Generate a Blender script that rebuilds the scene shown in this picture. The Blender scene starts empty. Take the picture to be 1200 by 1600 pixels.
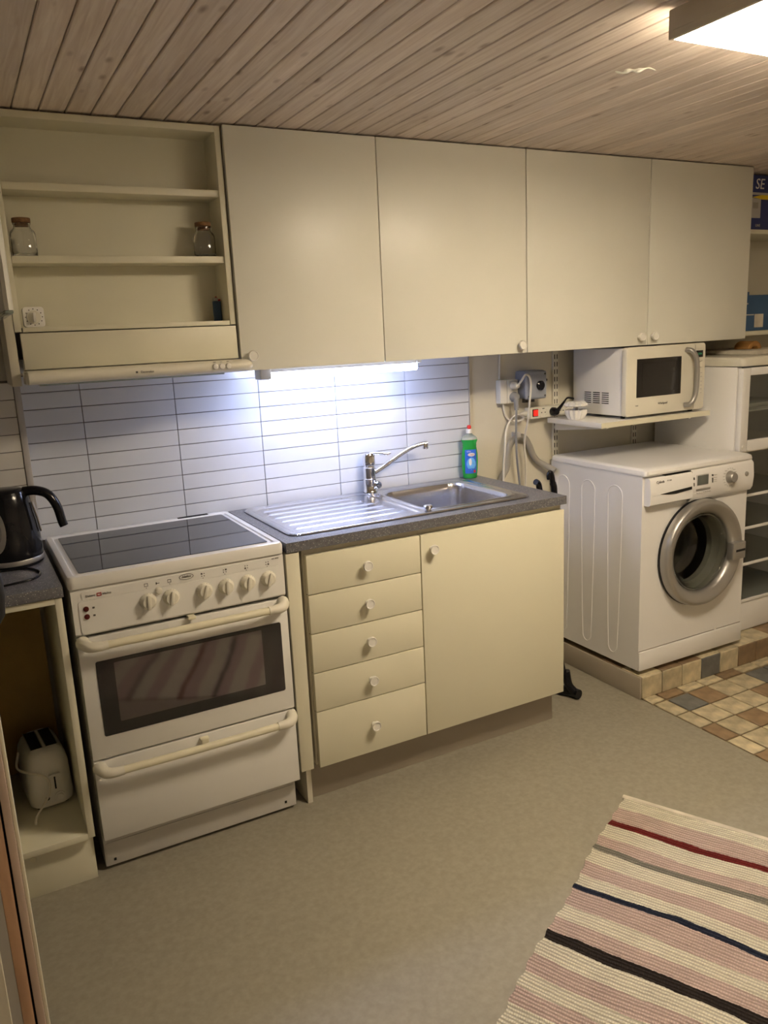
import bpy, bmesh, math, random
from mathutils import Vector, Matrix
random.seed(7)
S = bpy.context.scene
COL = S.collection
PI = math.pi

# ------------------------------------------------------------------ camera
cd_ = bpy.data.cameras.new('camera'); cam = bpy.data.objects.new('camera', cd_); COL.objects.link(cam)
cr = Vector((0.88019208, -0.47238662, -0.04596495)); cu = Vector((0.1424199, 0.17049704, 0.97501145)); cf = Vector((0.45274548, 0.86474368, -0.2173474))
cam.matrix_world = Matrix(((cr.x, cu.x, -cf.x, -0.1868), (cr.y, cu.y, -cf.y, -2.7475), (cr.z, cu.z, -cf.z, 1.4928), (0, 0, 0, 1)))
cd_.sensor_fit = 'HORIZONTAL'; cd_.sensor_width = 36; cd_.lens = 1242.78 / 1200 * 36; cd_.clip_start = 0.02
S.camera = cam
# ------------------------------------------------------------------ world, exposure, light levels
wd = bpy.data.worlds.new('world'); S.world = wd; wd.use_nodes = True
wd.node_tree.nodes['Background'].inputs[0].default_value = (0.9, 0.8, 0.65, 1)
wd.node_tree.nodes['Background'].inputs[1].default_value = 0.05
S.view_settings.view_transform = 'Standard'; S.view_settings.look = 'None'
S.view_settings.exposure = 0.0; S.view_settings.gamma = 1.0; S.view_settings.use_curve_mapping = False
CEIL_LAMP = (1.0, 0.83, 0.61, 52.0)      # colour and radiance of the ceiling lamp's diffuser
BENCH_LAMP = (0.57, 0.65, 1.0, 48.0)     # colour and radiance of the tube under the wall cabinet

# ------------------------------------------------------------------ materials
def mat(name, col, rough=0.5, metal=0.0, spec=0.5, var=0.06, scale=8.0, bump=0.0, bscale=60.0, trans=0.0, ior=1.45,
        emit=None, coat=0.0, stretch=(1, 1, 1), objvar=0.0, detail=3.0):
    m = bpy.data.materials.new(name); m.use_nodes = True; nt = m.node_tree; b = nt.nodes['Principled BSDF']
    b.inputs['Roughness'].default_value = rough; b.inputs['Metallic'].default_value = metal
    b.inputs['Specular IOR Level'].default_value = spec; b.inputs['IOR'].default_value = ior
    b.inputs['Transmission Weight'].default_value = trans; b.inputs['Coat Weight'].default_value = coat
    b.inputs['Coat Roughness'].default_value = 0.05
    tc = nt.nodes.new('ShaderNodeTexCoord'); mp = nt.nodes.new('ShaderNodeMapping'); mp.inputs['Scale'].default_value = stretch
    nt.links.new(tc.outputs['Object'], mp.inputs[0])
    nz = nt.nodes.new('ShaderNodeTexNoise'); nz.inputs['Scale'].default_value = scale; nz.inputs['Detail'].default_value = detail
    nt.links.new(mp.outputs[0], nz.inputs[0])
    rp = nt.nodes.new('ShaderNodeValToRGB'); c = Vector(col[:3])
    lo = [max(0, v * (1 - var)) for v in c]; hi = [min(1, v * (1 + var)) for v in c]
    rp.color_ramp.elements[0].position = 0.3; rp.color_ramp.elements[0].color = (*lo, 1)
    rp.color_ramp.elements[1].position = 0.7; rp.color_ramp.elements[1].color = (*hi, 1)
    nt.links.new(nz.outputs[0], rp.inputs[0]); out = rp.outputs[0]
    if objvar:
        oi = nt.nodes.new('ShaderNodeObjectInfo'); hs = nt.nodes.new('ShaderNodeHueSaturation')
        mr = nt.nodes.new('ShaderNodeMapRange'); mr.inputs[3].default_value = 1 - objvar; mr.inputs[4].default_value = 1 + objvar
        nt.links.new(oi.outputs['Random'], mr.inputs[0]); nt.links.new(mr.outputs[0], hs.inputs['Value']); nt.links.new(out, hs.inputs['Color'])
        out = hs.outputs[0]
    nt.links.new(out, b.inputs['Base Color'])
    if bump:
        n2 = nt.nodes.new('ShaderNodeTexNoise'); n2.inputs['Scale'].default_value = bscale; n2.inputs['Detail'].default_value = 4
        nt.links.new(mp.outputs[0], n2.inputs[0]); bp = nt.nodes.new('ShaderNodeBump'); bp.inputs['Strength'].default_value = bump
        bp.inputs['Distance'].default_value = 0.002; nt.links.new(n2.outputs[0], bp.inputs['Height']); nt.links.new(bp.outputs[0], b.inputs['Normal'])
    if emit:
        b.inputs['Emission Color'].default_value = (*emit[:3], 1); b.inputs['Emission Strength'].default_value = emit[3]
    return m
M = {}
M['cream'] = mat('cream_laminate', (0.72, 0.69, 0.54), 0.42, var=0.02, scale=3, bump=0.03, bscale=200)
M['creamdoor'] = mat('cream_painted_door', (0.77, 0.76, 0.675), 0.36, var=0.03, scale=2.5, bump=0.08, bscale=25)
M['creamlow'] = mat('yellow_cream_front', (0.73, 0.7, 0.54), 0.38, var=0.015, scale=3, bump=0.03, bscale=120)
M['creamside'] = mat('cream_chipboard', (0.68, 0.64, 0.52), 0.5, var=0.04, scale=5)
M['creamshelf'] = mat('cream_shelf_laminate', (0.72, 0.69, 0.54), 0.45, var=0.03, scale=5)
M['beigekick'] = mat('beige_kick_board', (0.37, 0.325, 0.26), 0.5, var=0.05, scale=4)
M['white'] = mat('white_enamel', (0.8, 0.79, 0.75), 0.25, var=0.02, scale=4, coat=0.3)
M['whitelac'] = mat('washer_white', (0.82, 0.81, 0.79), 0.3, var=0.02, scale=3)
M['offwhite'] = mat('off_white_plastic', (0.76, 0.73, 0.62), 0.35, var=0.03)
M['yellowed'] = mat('yellowed_plastic', (0.76, 0.72, 0.54), 0.3, var=0.04, scale=20)
M['whiteplastic'] = mat('white_plastic', (0.78, 0.76, 0.70), 0.35, var=0.03)
M['greywhite'] = mat('greyed_plinth_enamel', (0.62, 0.6, 0.56), 0.4, var=0.05, scale=6)
M['black'] = mat('black_plastic', (0.008, 0.008, 0.010), 0.15, spec=0.35, var=0.2)
M['blackmat'] = mat('black_matt', (0.012, 0.012, 0.013), 0.6, var=0.2)
M['gap'] = mat('dark_gap', (0.01, 0.009, 0.008), 0.9, var=0.2)
M['blackglass'] = mat('black_ceramic_glass', (0.012, 0.012, 0.014), 0.04, var=0.1, ior=1.75, spec=0.6)
M['ovenglass'] = mat('oven_black_glass', (0.012, 0.011, 0.011), 0.10, var=0.1, ior=1.6)
M['oveninner'] = mat('oven_inner_glass', (0.035, 0.022, 0.022), 0.06, var=0.15, ior=2.1)
M['ochre'] = mat('ochre_hardboard', (0.52, 0.36, 0.11), 0.7, var=0.1, scale=6)
M['chrome'] = mat('chrome', (0.78, 0.78, 0.80), 0.08, metal=1, var=0.01)
M['steel'] = mat('brushed_stainless', (0.58, 0.58, 0.60), 0.25, metal=1, var=0.03, scale=30, stretch=(1, 14, 14), bump=0.015, bscale=40)
M['silver'] = mat('silver_plastic', (0.43, 0.42, 0.40), 0.38, metal=0.75, var=0.03)
M['drum'] = mat('drum_steel', (0.10, 0.095, 0.09), 0.3, metal=0.9, var=0.1)
M['glass'] = mat('clear_glass', (1, 1, 1), 0.02, trans=1.0, ior=1.45, var=0)
M['doorglass'] = mat('smoked_door_glass', (0.75, 0.78, 0.74), 0.02, trans=1.0, ior=1.5, var=0.02)
M['cork'] = mat('cork', (0.17, 0.085, 0.035), 0.8, var=0.3, scale=150)
M['red'] = mat('red_plastic', (0.65, 0.03, 0.02), 0.3, var=0.03)
M['redglow'] = mat('lit_red_switch', (0.8, 0.03, 0.02), 0.3, var=0.02, emit=(1, 0.04, 0.02, 0.45))
M['darkred'] = mat('dark_red_lamp', (0.10, 0.012, 0.01), 0.2, var=0.05)
M['blue'] = mat('blue_plastic', (0.03, 0.07, 0.14), 0.35, var=0.05)
M['bluebox'] = mat('blue_carton', (0.04, 0.1, 0.21), 0.5, var=0.08)
M['navy'] = mat('navy_print', (0.025, 0.035, 0.15), 0.4, var=0.05)
M['yellow'] = mat('yellow_print', (0.75, 0.55, 0.03), 0.4, var=0.05)
M['greybox'] = mat('blue_grey_box', (0.27, 0.29, 0.34), 0.4, var=0.04)
M['hose'] = mat('grey_hose', (0.33, 0.31, 0.27), 0.5, var=0.04)
M['greycord'] = mat('grey_cord', (0.25, 0.25, 0.25), 0.45, var=0.04)
M['whitecord'] = mat('white_cord', (0.72, 0.68, 0.58), 0.4, var=0.03)
M['porcelain'] = mat('white_porcelain', (0.85, 0.83, 0.78), 0.2, var=0.02, coat=0.3)
M['print'] = mat('grey_print', (0.10, 0.09, 0.08), 0.5, var=0.02)
M['redprint'] = mat('red_print', (0.45, 0.02, 0.02), 0.5, var=0.02)
M['lcd'] = mat('lcd_glass', (0.10, 0.11, 0.10), 0.1, var=0.03)
M['lcdgreen'] = mat('display_digits', (0.06, 0.25, 0.12), 0.4, var=0.02, emit=(0.1, 0.8, 0.35, 0.08))
M['wallpaint'] = mat('cream_wall_paint', (0.66, 0.62, 0.51), 0.7, var=0.03, scale=3, bump=0.25, bscale=90)
M['wallroom'] = mat('room_wall_paint', (0.76, 0.71, 0.62), 0.8, var=0.03, scale=2)
M['tile'] = mat('white_wall_tile', (0.62, 0.645, 0.69), 0.22, var=0.015, scale=2, objvar=0.02)
M['tilewarm'] = mat('warm_lit_wall_tile', (0.64, 0.62, 0.58), 0.25, var=0.015, scale=2, objvar=0.02)  # left-bay tiles: warm light, without the blue strip light, put into the colour
M['grout'] = mat('dark_grout', (0.20, 0.18, 0.16), 0.8, var=0.06)
M['trimgrey'] = mat('grey_edge_trim', (0.48, 0.46, 0.44), 0.4, var=0.03)
M['lino'] = mat('linoleum', (0.285, 0.262, 0.205), 0.5, var=0.10, scale=60, detail=10, bump=0.04, bscale=150)
M['floorgrout'] = mat('floor_grout', (0.26, 0.20, 0.12), 0.8, var=0.1, scale=40)
M['stonecream'] = mat('cream_stone', (0.52, 0.45, 0.30), 0.45, var=0.38, scale=16, detail=6, bump=0.5, bscale=40, objvar=0.16)
M['stonebrown'] = mat('brown_stone', (0.255, 0.175, 0.1), 0.45, var=0.28, scale=18, detail=6, bump=0.5, bscale=40, objvar=0.15)
M['stoneslate'] = mat('slate_stone', (0.15, 0.15, 0.14), 0.5, var=0.25, scale=20, detail=6, bump=0.6, bscale=30, objvar=0.1)
M['leaf'] = mat('orange_wood', (0.5, 0.31, 0.19), 0.5, var=0.12, scale=6, stretch=(6, 6, 0.6))
M['pinkwood'] = mat('pinkish_wood', (0.54, 0.42, 0.34), 0.5, var=0.1, scale=6, stretch=(6, 6, 0.6))
M['bread'] = mat('brown_wood_arch', (0.36, 0.18, 0.05), 0.6, var=0.15, scale=20)
M['marble'] = mat('pale_board', (0.62, 0.57, 0.48), 0.5, var=0.2, scale=14)
M['greydoor'] = mat('grey_partition', (0.35, 0.33, 0.30), 0.6, var=0.05)
M['diffuser'] = mat('lamp_diffuser', (0.9, 0.88, 0.8), 0.4, var=0.0, emit=CEIL_LAMP)
M['lampgrey'] = mat('lamp_housing', (0.66, 0.6, 0.5), 0.5, var=0.03)
M['tube'] = mat('tube_light', (0.9, 0.9, 0.95), 0.4, var=0.0, emit=BENCH_LAMP)
M['liquid'] = mat('green_bottle', (0.02, 0.46, 0.07), 0.08, var=0.05, trans=0.35, coat=0.5)
M['clearplastic'] = mat('clear_plastic', (0.70, 0.78, 0.70), 0.12, var=0.02, trans=0.7)
M['labelblue'] = mat('label_blue', (0.03, 0.13, 0.62), 0.35, var=0.1)
M['lightblue'] = mat('label_light_blue', (0.15, 0.45, 0.85), 0.35, var=0.2, scale=60)
M['purple'] = mat('label_navy', (0.03, 0.03, 0.25), 0.35, var=0.05)

def granite():
    m = mat('speckled_worktop', (0.12, 0.12, 0.13), 0.33, var=0.25, scale=120, detail=6)
    nt = m.node_tree; b = nt.nodes['Principled BSDF']; old = b.inputs['Base Color'].links[0].from_socket
    tc = nt.nodes.new('ShaderNodeTexCoord'); v = nt.nodes.new('ShaderNodeTexVoronoi'); v.inputs['Scale'].default_value = 170
    nt.links.new(tc.outputs['Object'], v.inputs[0]); r = nt.nodes.new('ShaderNodeValToRGB')
    r.color_ramp.elements[0].position = 0.0; r.color_ramp.elements[0].color = (1, 1, 1, 1)
    r.color_ramp.elements[1].position = 0.30; r.color_ramp.elements[1].color = (0, 0, 0, 1)
    nt.links.new(v.outputs['Distance'], r.inputs[0])
    mx = nt.nodes.new('ShaderNodeMix'); mx.data_type = 'RGBA'; mx.inputs[7].default_value = (0.62, 0.60, 0.54, 1)
    nt.links.new(r.outputs[0], mx.inputs[0]); nt.links.new(old, mx.inputs[6]); nt.links.new(mx.outputs[2], b.inputs['Base Color'])
    return m
M['granite'] = granite()

def boardmat():
    m = bpy.data.materials.new('limed_pine_board'); m.use_nodes = True; nt = m.node_tree; b = nt.nodes['Principled BSDF']
    N = nt.nodes.new; L = nt.links.new
    b.inputs['Roughness'].default_value = 0.42
    tc = N('ShaderNodeTexCoord'); oi = N('ShaderNodeObjectInfo'); mul = N('ShaderNodeMath'); mul.operation = 'MULTIPLY'; mul.inputs[1].default_value = 37.0
    L(oi.outputs['Random'], mul.inputs[0]); cb = N('ShaderNodeCombineXYZ'); L(mul.outputs[0], cb.inputs[1]); L(mul.outputs[0], cb.inputs[0])
    ad = N('ShaderNodeVectorMath'); ad.operation = 'ADD'; L(tc.outputs['Object'], ad.inputs[0]); L(cb.outputs[0], ad.inputs[1])
    mp = N('ShaderNodeMapping'); mp.inputs['Scale'].default_value = (26, 1.3, 5); L(ad.outputs[0], mp.inputs[0])
    g = N('ShaderNodeTexNoise'); g.inputs['Scale'].default_value = 3.2; g.inputs['Detail'].default_value = 6; g.inputs['Distortion'].default_value = 0.6; L(mp.outputs[0], g.inputs[0])
    r = N('ShaderNodeValToRGB'); r.color_ramp.elements[0].position = 0.3; r.color_ramp.elements[0].color = (0.60, 0.49, 0.405, 1)
    r.color_ramp.elements[1].position = 0.72; r.color_ramp.elements[1].color = (0.82, 0.73, 0.64, 1); L(g.outputs[0], r.inputs[0])
    # knots: sparse stretched cells
    mk = N('ShaderNodeMapping'); mk.inputs['Scale'].default_value = (16, 6.5, 1); L(ad.outputs[0], mk.inputs[0])
    v = N('ShaderNodeTexVoronoi'); v.inputs['Scale'].default_value = 1.0; L(mk.outputs[0], v.inputs[0])
    kr = N('ShaderNodeValToRGB'); kr.color_ramp.elements[0].position = 0.05; kr.color_ramp.elements[0].color = (1, 1, 1, 1)
    kr.color_ramp.elements[1].position = 0.18; kr.color_ramp.elements[1].color = (0, 0, 0, 1); L(v.outputs['Distance'], kr.inputs[0])
    km = N('ShaderNodeMath'); km.operation = 'MULTIPLY'; km.inputs[1].default_value = 0.8; L(kr.outputs[0], km.inputs[0])
    mx = N('ShaderNodeMix'); mx.data_type = 'RGBA'; mx.inputs[7].default_value = (0.26, 0.16, 0.11, 1)
    L(km.outputs[0], mx.inputs[0]); L(r.outputs[0], mx.inputs[6])
    # chalky worn flecks
    f = N('ShaderNodeTexNoise'); f.inputs['Scale'].default_value = 7; f.inputs['Detail'].default_value = 5; mf = N('ShaderNodeMapping'); mf.inputs['Scale'].default_value = (3, 1.2, 1)
    L(ad.outputs[0], mf.inputs[0]); L(mf.outputs[0], f.inputs[0]); fr = N('ShaderNodeValToRGB'); fr.color_ramp.elements[0].position = 0.62; fr.color_ramp.elements[1].position = 0.72
    L(f.outputs[0], fr.inputs[0]); fm = N('ShaderNodeMath'); fm.operation = 'MULTIPLY'; fm.inputs[1].default_value = 0.3; L(fr.outputs[0], fm.inputs[0])
    m2 = N('ShaderNodeMix'); m2.data_type = 'RGBA'; m2.inputs[7].default_value = (0.86, 0.81, 0.75, 1); L(fm.outputs[0], m2.inputs[0]); L(mx.outputs[2], m2.inputs[6])
    hs = N('ShaderNodeHueSaturation'); mr = N('ShaderNodeMapRange'); mr.inputs[3].default_value = 0.86; mr.inputs[4].default_value = 1.12
    L(oi.outputs['Random'], mr.inputs[0]); L(mr.outputs[0], hs.inputs['Value']); L(m2.outputs[2], hs.inputs['Color']); L(hs.outputs[0], b.inputs['Base Color'])
    bp = N('ShaderNodeBump'); bp.inputs['Strength'].default_value = 0.15; bp.inputs['Distance'].default_value = 0.002; L(g.outputs[0], bp.inputs['Height']); L(bp.outputs[0], b.inputs['Normal'])
    return m
M['board'] = boardmat()

# ------------------------------------------------------------------ mesh helpers
def merge(bm, t):
    me = bpy.data.meshes.new('t'); t.to_mesh(me); t.free(); bm.from_mesh(me); bpy.data.meshes.remove(me)
def box(bm, x0, y0, z0, x1, y1, z1, bev=0.0, seg=2, rot=None):
    t = bmesh.new(); bmesh.ops.create_cube(t, size=1)
    sx, sy, sz = abs(x1 - x0), abs(y1 - y0), abs(z1 - z0)
    bmesh.ops.scale(t, vec=(sx, sy, sz), verts=t.verts)
    if bev > 0: bmesh.ops.bevel(t, geom=t.edges[:], offset=min(bev, min(sx, sy, sz) * 0.49), segments=seg, profile=0.5, affect='EDGES')
    if rot: bmesh.ops.rotate(t, matrix=rot, verts=t.verts, cent=(0, 0, 0))
    bmesh.ops.translate(t, vec=((x0 + x1) / 2, (y0 + y1) / 2, (z0 + z1) / 2), verts=t.verts)
    merge(bm, t); return bm
def B(*a, **k): return box(bmesh.new(), *a, **k)
def lathe(bm, prof, c, axis='z', n=32, cap0=True, cap1=True):
    """profile of (radius, height); height runs along +z, or along -y for axis 'y', or +x for 'x'"""
    def P(r, h, a):
        ca, sa = math.cos(a) * r, math.sin(a) * r
        return {'z': (c[0] + ca, c[1] + sa, c[2] + h), 'y': (c[0] + ca, c[1] - h, c[2] + sa), 'x': (c[0] + h, c[1] + ca, c[2] + sa)}[axis]
    rings = []
    for r, h in prof:
        if r < 1e-6: rings.append([bm.verts.new(P(0, h, 0))])
        else: rings.append([bm.verts.new(P(r, h, 2 * PI * i / n)) for i in range(n)])
    for a, b in zip(rings, rings[1:]):
        for i in range(n):
            j = (i + 1) % n
            if len(a) == 1 and len(b) == 1: continue
            if len(a) == 1: bm.faces.new((a[0], b[i], b[j]))
            elif len(b) == 1: bm.faces.new((a[i], a[j], b[0]))
            else: bm.faces.new((a[i], a[j], b[j], b[i]))
    if cap0 and len(rings[0]) > 1: bm.faces.new(rings[0][::-1])
    if cap1 and len(rings[-1]) > 1: bm.faces.new(rings[-1])
    bmesh.ops.recalc_face_normals(bm, faces=bm.faces[:])
    return bm
def smoothpath(pts, k=6):
    P = [Vector(p) for p in pts]; P = [2 * P[0] - P[1]] + P + [2 * P[-1] - P[-2]]; out = []
    for i in range(1, len(P) - 2):
        for s in range(k):
            t = s / k; a, b, c, d = P[i - 1:i + 3]
            out.append(0.5 * ((2 * b) + (c - a) * t + (2 * a - 5 * b + 4 * c - d) * t * t + (3 * b - a - 3 * c + d) * t ** 3))
    out.append(P[-2]); return out
def tube(bm, pts, r, n=10, k=6, smooth=True, ribs=0.0, sx=1.0):
    P = smoothpath(pts, k) if smooth else [Vector(p) for p in pts]
    rad = r if callable(r) else (lambda t: r)
    rings = []; up = Vector((0, 0, 1)); prev = None
    for i, p in enumerate(P):
        d = (P[min(i + 1, len(P) - 1)] - P[max(i - 1, 0)]).normalized()
        if prev is None:
            u = d.cross(up); u = d.cross(Vector((1, 0, 0))) if u.length < 0.1 else u
        else: u = prev - d * prev.dot(d)
        u.normalize(); prev = u; w = d.cross(u); rr = rad(i / (len(P) - 1)) * (1 + (ribs if i % 2 else 0))
        rings.append([bm.verts.new(p + u * math.cos(2 * PI * j / n) * rr * sx + w * math.sin(2 * PI * j / n) * rr) for j in range(n)])
    for a, b in zip(rings, rings[1:]):
        for i in range(n): bm.faces.new((a[i], a[(i + 1) % n], b[(i + 1) % n], b[i]))
    bm.faces.new(rings[0][::-1]); bm.faces.new(rings[-1]); bmesh.ops.recalc_face_normals(bm, faces=bm.faces[:])
    return bm
def T(*a, **k): return tube(bmesh.new(), *a, **k)
def prism(bm, poly, axis, a, b, bev=0.0):
    """poly of 2D points extruded along axis from a to b"""
    t = bmesh.new()
    def P(p, h): return {'x': (h, p[0], p[1]), 'y': (p[0], h, p[1]), 'z': (p[0], p[1], h)}[axis]
    A = [t.verts.new(P(p, a)) for p in poly]; Bv = [t.verts.new(P(p, b)) for p in poly]
    t.faces.new(A); t.faces.new(Bv[::-1])
    for i in range(len(poly)): t.faces.new((A[i], Bv[i], Bv[(i + 1) % len(poly)], A[(i + 1) % len(poly)]))
    bmesh.ops.recalc_face_normals(t, faces=t.faces[:])
    if bev: bmesh.ops.bevel(t, geom=t.edges[:], offset=bev, segments=2, profile=0.5, affect='EDGES')
    merge(bm, t); return bm
def rrect(x0, z0, x1, z1, r, n=6):
    out = []
    for cx, cz, a0 in ((x1 - r, z1 - r, 0), (x0 + r, z1 - r, PI / 2), (x0 + r, z0 + r, PI), (x1 - r, z0 + r, 1.5 * PI)):
        for i in range(n + 1): out.append((cx + r * math.cos(a0 + i * PI / 2 / n), cz + r * math.sin(a0 + i * PI / 2 / n)))
    return out
def ellipse(cx, cz, a, b, n=32): return [(cx + a * math.cos(2 * PI * i / n), cz + b * math.sin(2 * PI * i / n)) for i in range(n)]
WM = {}
def obj(name, bm, m, parent=None, local=False, sharp=38, label=None, cat=None, group=None, kind=None, origin=None):
    me = bpy.data.meshes.new(name)
    if parent is not None and not local: bmesh.ops.transform(bm, matrix=WM[parent.name].inverted(), verts=bm.verts)
    o = bpy.data.objects.new(name, me); off = None
    if parent is None and origin is None:
        xs = [v.co for v in bm.verts]; origin = (sum(v.x for v in xs) / len(xs), sum(v.y for v in xs) / len(xs), min(v.z for v in xs))
    if origin is not None and parent is None:
        bmesh.ops.translate(bm, vec=-Vector(origin), verts=bm.verts); o.location = origin
    for f in bm.faces: f.smooth = True
    th = math.radians(sharp)
    for e in bm.edges:
        e.smooth = not (len(e.link_faces) == 2 and e.calc_face_angle(0) > th)
    bm.to_mesh(me); bm.free()
    for mm in (m if isinstance(m, (list, tuple)) else [m]): me.materials.append(M[mm] if isinstance(mm, str) else mm)
    COL.objects.link(o)
    if parent is not None: o.parent = parent; WM[o.name] = WM[parent.name]
    else: WM[o.name] = Matrix.Translation(origin)
    if label: o['label'] = label
    if cat: o['category'] = cat
    if group: o['group'] = group
    if kind: o['kind'] = kind
    return o
def thing(name, label, cat, loc=(0, 0, 0), rz=0.0, group=None):
    o = bpy.data.objects.new(name, None); COL.objects.link(o); o.location = loc; o.rotation_euler = (0, 0, rz); o.empty_display_size = 0.05
    o['label'] = label; o['category'] = cat
    if group: o['group'] = group
    WM[o.name] = Matrix.Translation(loc) @ Matrix.Rotation(rz, 4, 'Z'); return o
def struct(name, bm, m, origin=None): return obj(name, bm, m, kind='structure', origin=origin)
def share(src, name, parent, loc, rot=None, m=None):
    o = bpy.data.objects.new(name, src if isinstance(src, bpy.types.Mesh) else src.data); COL.objects.link(o); o.parent = parent
    o.location = WM[parent.name].inverted() @ Vector(loc)
    if rot: o.rotation_euler = rot
    if m: o.material_slots[0].link = 'OBJECT'; o.material_slots[0].material = M[m]
    WM[o.name] = WM[parent.name]; return o
def meshof(bm, m, sharp=38):
    me = bpy.data.meshes.new('piece')
    for f in bm.faces: f.smooth = True
    for e in bm.edges: e.smooth = not (len(e.link_faces) == 2 and e.calc_face_angle(0) > math.radians(sharp))
    bm.to_mesh(me); bm.free(); me.materials.append(M[m]); return me
def lettering(txt, size, loc, m, parent, face='-y', name='lettering', ext=0.0004, shear=0.0, spacing=1.0):
    cu_ = bpy.data.curves.new('t', 'FONT'); cu_.body = txt; cu_.size = size; cu_.extrude = ext; cu_.align_x = 'CENTER'; cu_.align_y = 'CENTER'
    cu_.shear = shear; cu_.space_character = spacing; cu_.resolution_u = 3
    t = bpy.data.objects.new('t', cu_); COL.objects.link(t)
    me = bpy.data.meshes.new_from_object(t); bpy.data.objects.remove(t); bpy.data.curves.remove(cu_)
    R = {'-y': Matrix.Rotation(PI / 2, 4, 'X')}.get(face, face)
    me.transform(WM[parent.name].inverted() @ Matrix.Translation(loc) @ R)
    me.materials.append(M[m]); o = bpy.data.objects.new(name, me); COL.objects.link(o); o.parent = parent; WM[o.name] = WM[parent.name]
    return o

# ================================================================== STRUCTURE
CZ = 2.127
struct('floor', B(-1.2, -3.6, -0.06, 2.088, 0.0, 0.0), 'lino')
gf = struct('floor_tiled', B(2.088, -3.6, -0.06, 3.62, 0.0, -0.004), 'floorgrout', origin=(2.088, -3.6, -0.06))
tp = 0.1148
stone = meshof(B(-0.0545, -0.0545, -0.004, 0.0545, 0.0545, 0.003, bev=0.003, seg=1), 'stonecream')
edge_w = 0.072
estone = meshof(B(-edge_w / 2 + .002, -0.0545, -0.004, edge_w / 2 - .002, 0.0545, 0.003, bev=0.003, seg=1), 'stonecream')
pat = {(0, 0): 'stonecream', (1, 0): 'stonebrown', (2, 0): 'stonecream', (3, 0): 'stonecream', (4, 0): 'stonebrown', (5, 0): 'stonecream', (6, 0): 'stonecream',
       (0, 1): 'stonecream', (1, 1): 'stoneslate', (2, 1): 'stonebrown', (3, 1): 'stonecream', (4, 1): 'stonecream', (5, 1): 'stoneslate',
       (0, 2): 'stonecream', (1, 2): 'stonecream', (2, 2): 'stonecream', (3, 2): 'stonecream', (4, 2): 'stonebrown',
       (0, 3): 'stonebrown', (1, 3): 'stonecream', (2, 3): 'stonebrown', (3, 3): 'stonecream',
       (0, 4): 'stonecream', (1, 4): 'stonecream', (2, 4): 'stonecream', (0, 5): 'stonebrown'}
for j in range(0, 13):
    for i in range(0, 12):
        m = pat.get((i, j)) or random.choice(['stonecream', 'stonecream', 'stonebrown', 'stonecream', 'stoneslate'])
        y = -0.638 - 0.0565 - (j - 1) * tp + 0.0
        if j == 0:
            y = -0.577 - 0.0275
        x = 2.168 + tp * (i - 1) + tp / 2 if i else 2.09 + edge_w / 2 + 0.002
        o = share(estone if i == 0 else stone, 'tile', gf, (x, y, 0), m=m)
        if j == 0: o.scale = (1, 0.47, 1)
# raised plinth under the washing machine
PZ = 0.097
pl = struct('plinth', B(2.085, -0.572, 0.0, 3.6, -0.002, PZ - 0.006), 'floorgrout', origin=(2.085, -0.572, 0))
me_f = meshof(B(-0.0555, -0.006, -0.0455, 0.0555, 0.002, 0.0455, bev=0.0025, seg=1), 'stonecream')
fr = ['stonecream', 'stonecream', 'stonecream', 'stoneslate', 'stonecream', 'stonebrown', 'stonebrown', 'stonecream', 'stonebrown', 'stonecream', 'stonecream', 'stonebrown']
for i, m in enumerate(fr): share(me_f, 'tile', pl, (2.087 + 0.0575 + i * 0.1152, -0.574, 0.0475), m=m)
me_t = meshof(B(-0.0555, -0.0555, -0.006, 0.0555, 0.0555, 0.0, bev=0.0025, seg=1), 'stonecream')
for i in range(12):
    for j in range(2): share(me_t, 'tile', pl, (2.087 + 0.0575 + i * 0.1152, -0.519 - 0.0 + j * 0.1152, PZ - 0.001), m=random.choice(['stonecream', 'stonebrown']))
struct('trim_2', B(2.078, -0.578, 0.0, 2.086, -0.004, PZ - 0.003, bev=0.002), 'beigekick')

wb = struct('wall_back', B(-1.2, 0.0, 0.0, 3.6, 0.1, CZ), 'wallpaint', origin=(-1.2, 0, 0))
obj('grout_bed', B(-0.012, -0.004, 0.86, 1.667, 0.0005, 1.42), 'grout', wb)
row = 0.0525; z0 = 0.945
xs = [-0.012, 0.165, 0.465, 0.765, 1.065, 1.365, 1.665]
cache = {}
for a, b in zip(xs, xs[1:]):
    w = round(b - a, 4)
    for k in range(-1, 9):
        key = (w, k == -1)
        zl = z0 + k * row; zh = zl + row
        if key not in cache: cache[key] = meshof(B(-w / 2 + .0011, -0.0095, -row / 2 + .0011, w / 2 - .0011, -0.003, row / 2 - .0011, bev=0.0008, seg=1), 'tile')
        share(cache[key], 'tile', wb, ((a + b) / 2, 0, (zl + zh) / 2))
obj('edge_strip', B(1.6655, -0.011, 0.9, 1.6685, 0.0, 1.42), 'trimgrey', wb)
# the wall beyond the stove stands a little proud of the niche
wn = struct('wall_left_bay', B(-1.2, -0.07, 0.0, -0.014, -0.0005, CZ), 'wallpaint', origin=(-1.2, -0.07, 0))
obj('grout_bed', B(-0.62, -0.073, 0.86, -0.03, -0.0695, 1.41), 'grout', wn)
lt = meshof(B(-0.149, -0.0775, -row / 2 + .0011, 0.149, -0.0725, row / 2 - .0011, bev=0.0008, seg=1), 'tilewarm')
for k in range(-8, 1):
    for c in range(2): share(lt, 'tile', wn, (-0.032 - 0.15 - c * 0.3, 0, 1.352 + k * row + row / 2))
obj('corner_trim', B(-0.031, -0.081, 0.86, -0.0125, -0.0, 1.41, bev=0.002), 'trimgrey', wn)
struct('wall_right', B(3.6, -3.6, -0.06, 3.7, 0.1, CZ), 'wallroom')
struct('wall_left', B(-1.3, -3.6, -0.06, -1.2, 0.1, CZ), 'wallroom')
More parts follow.
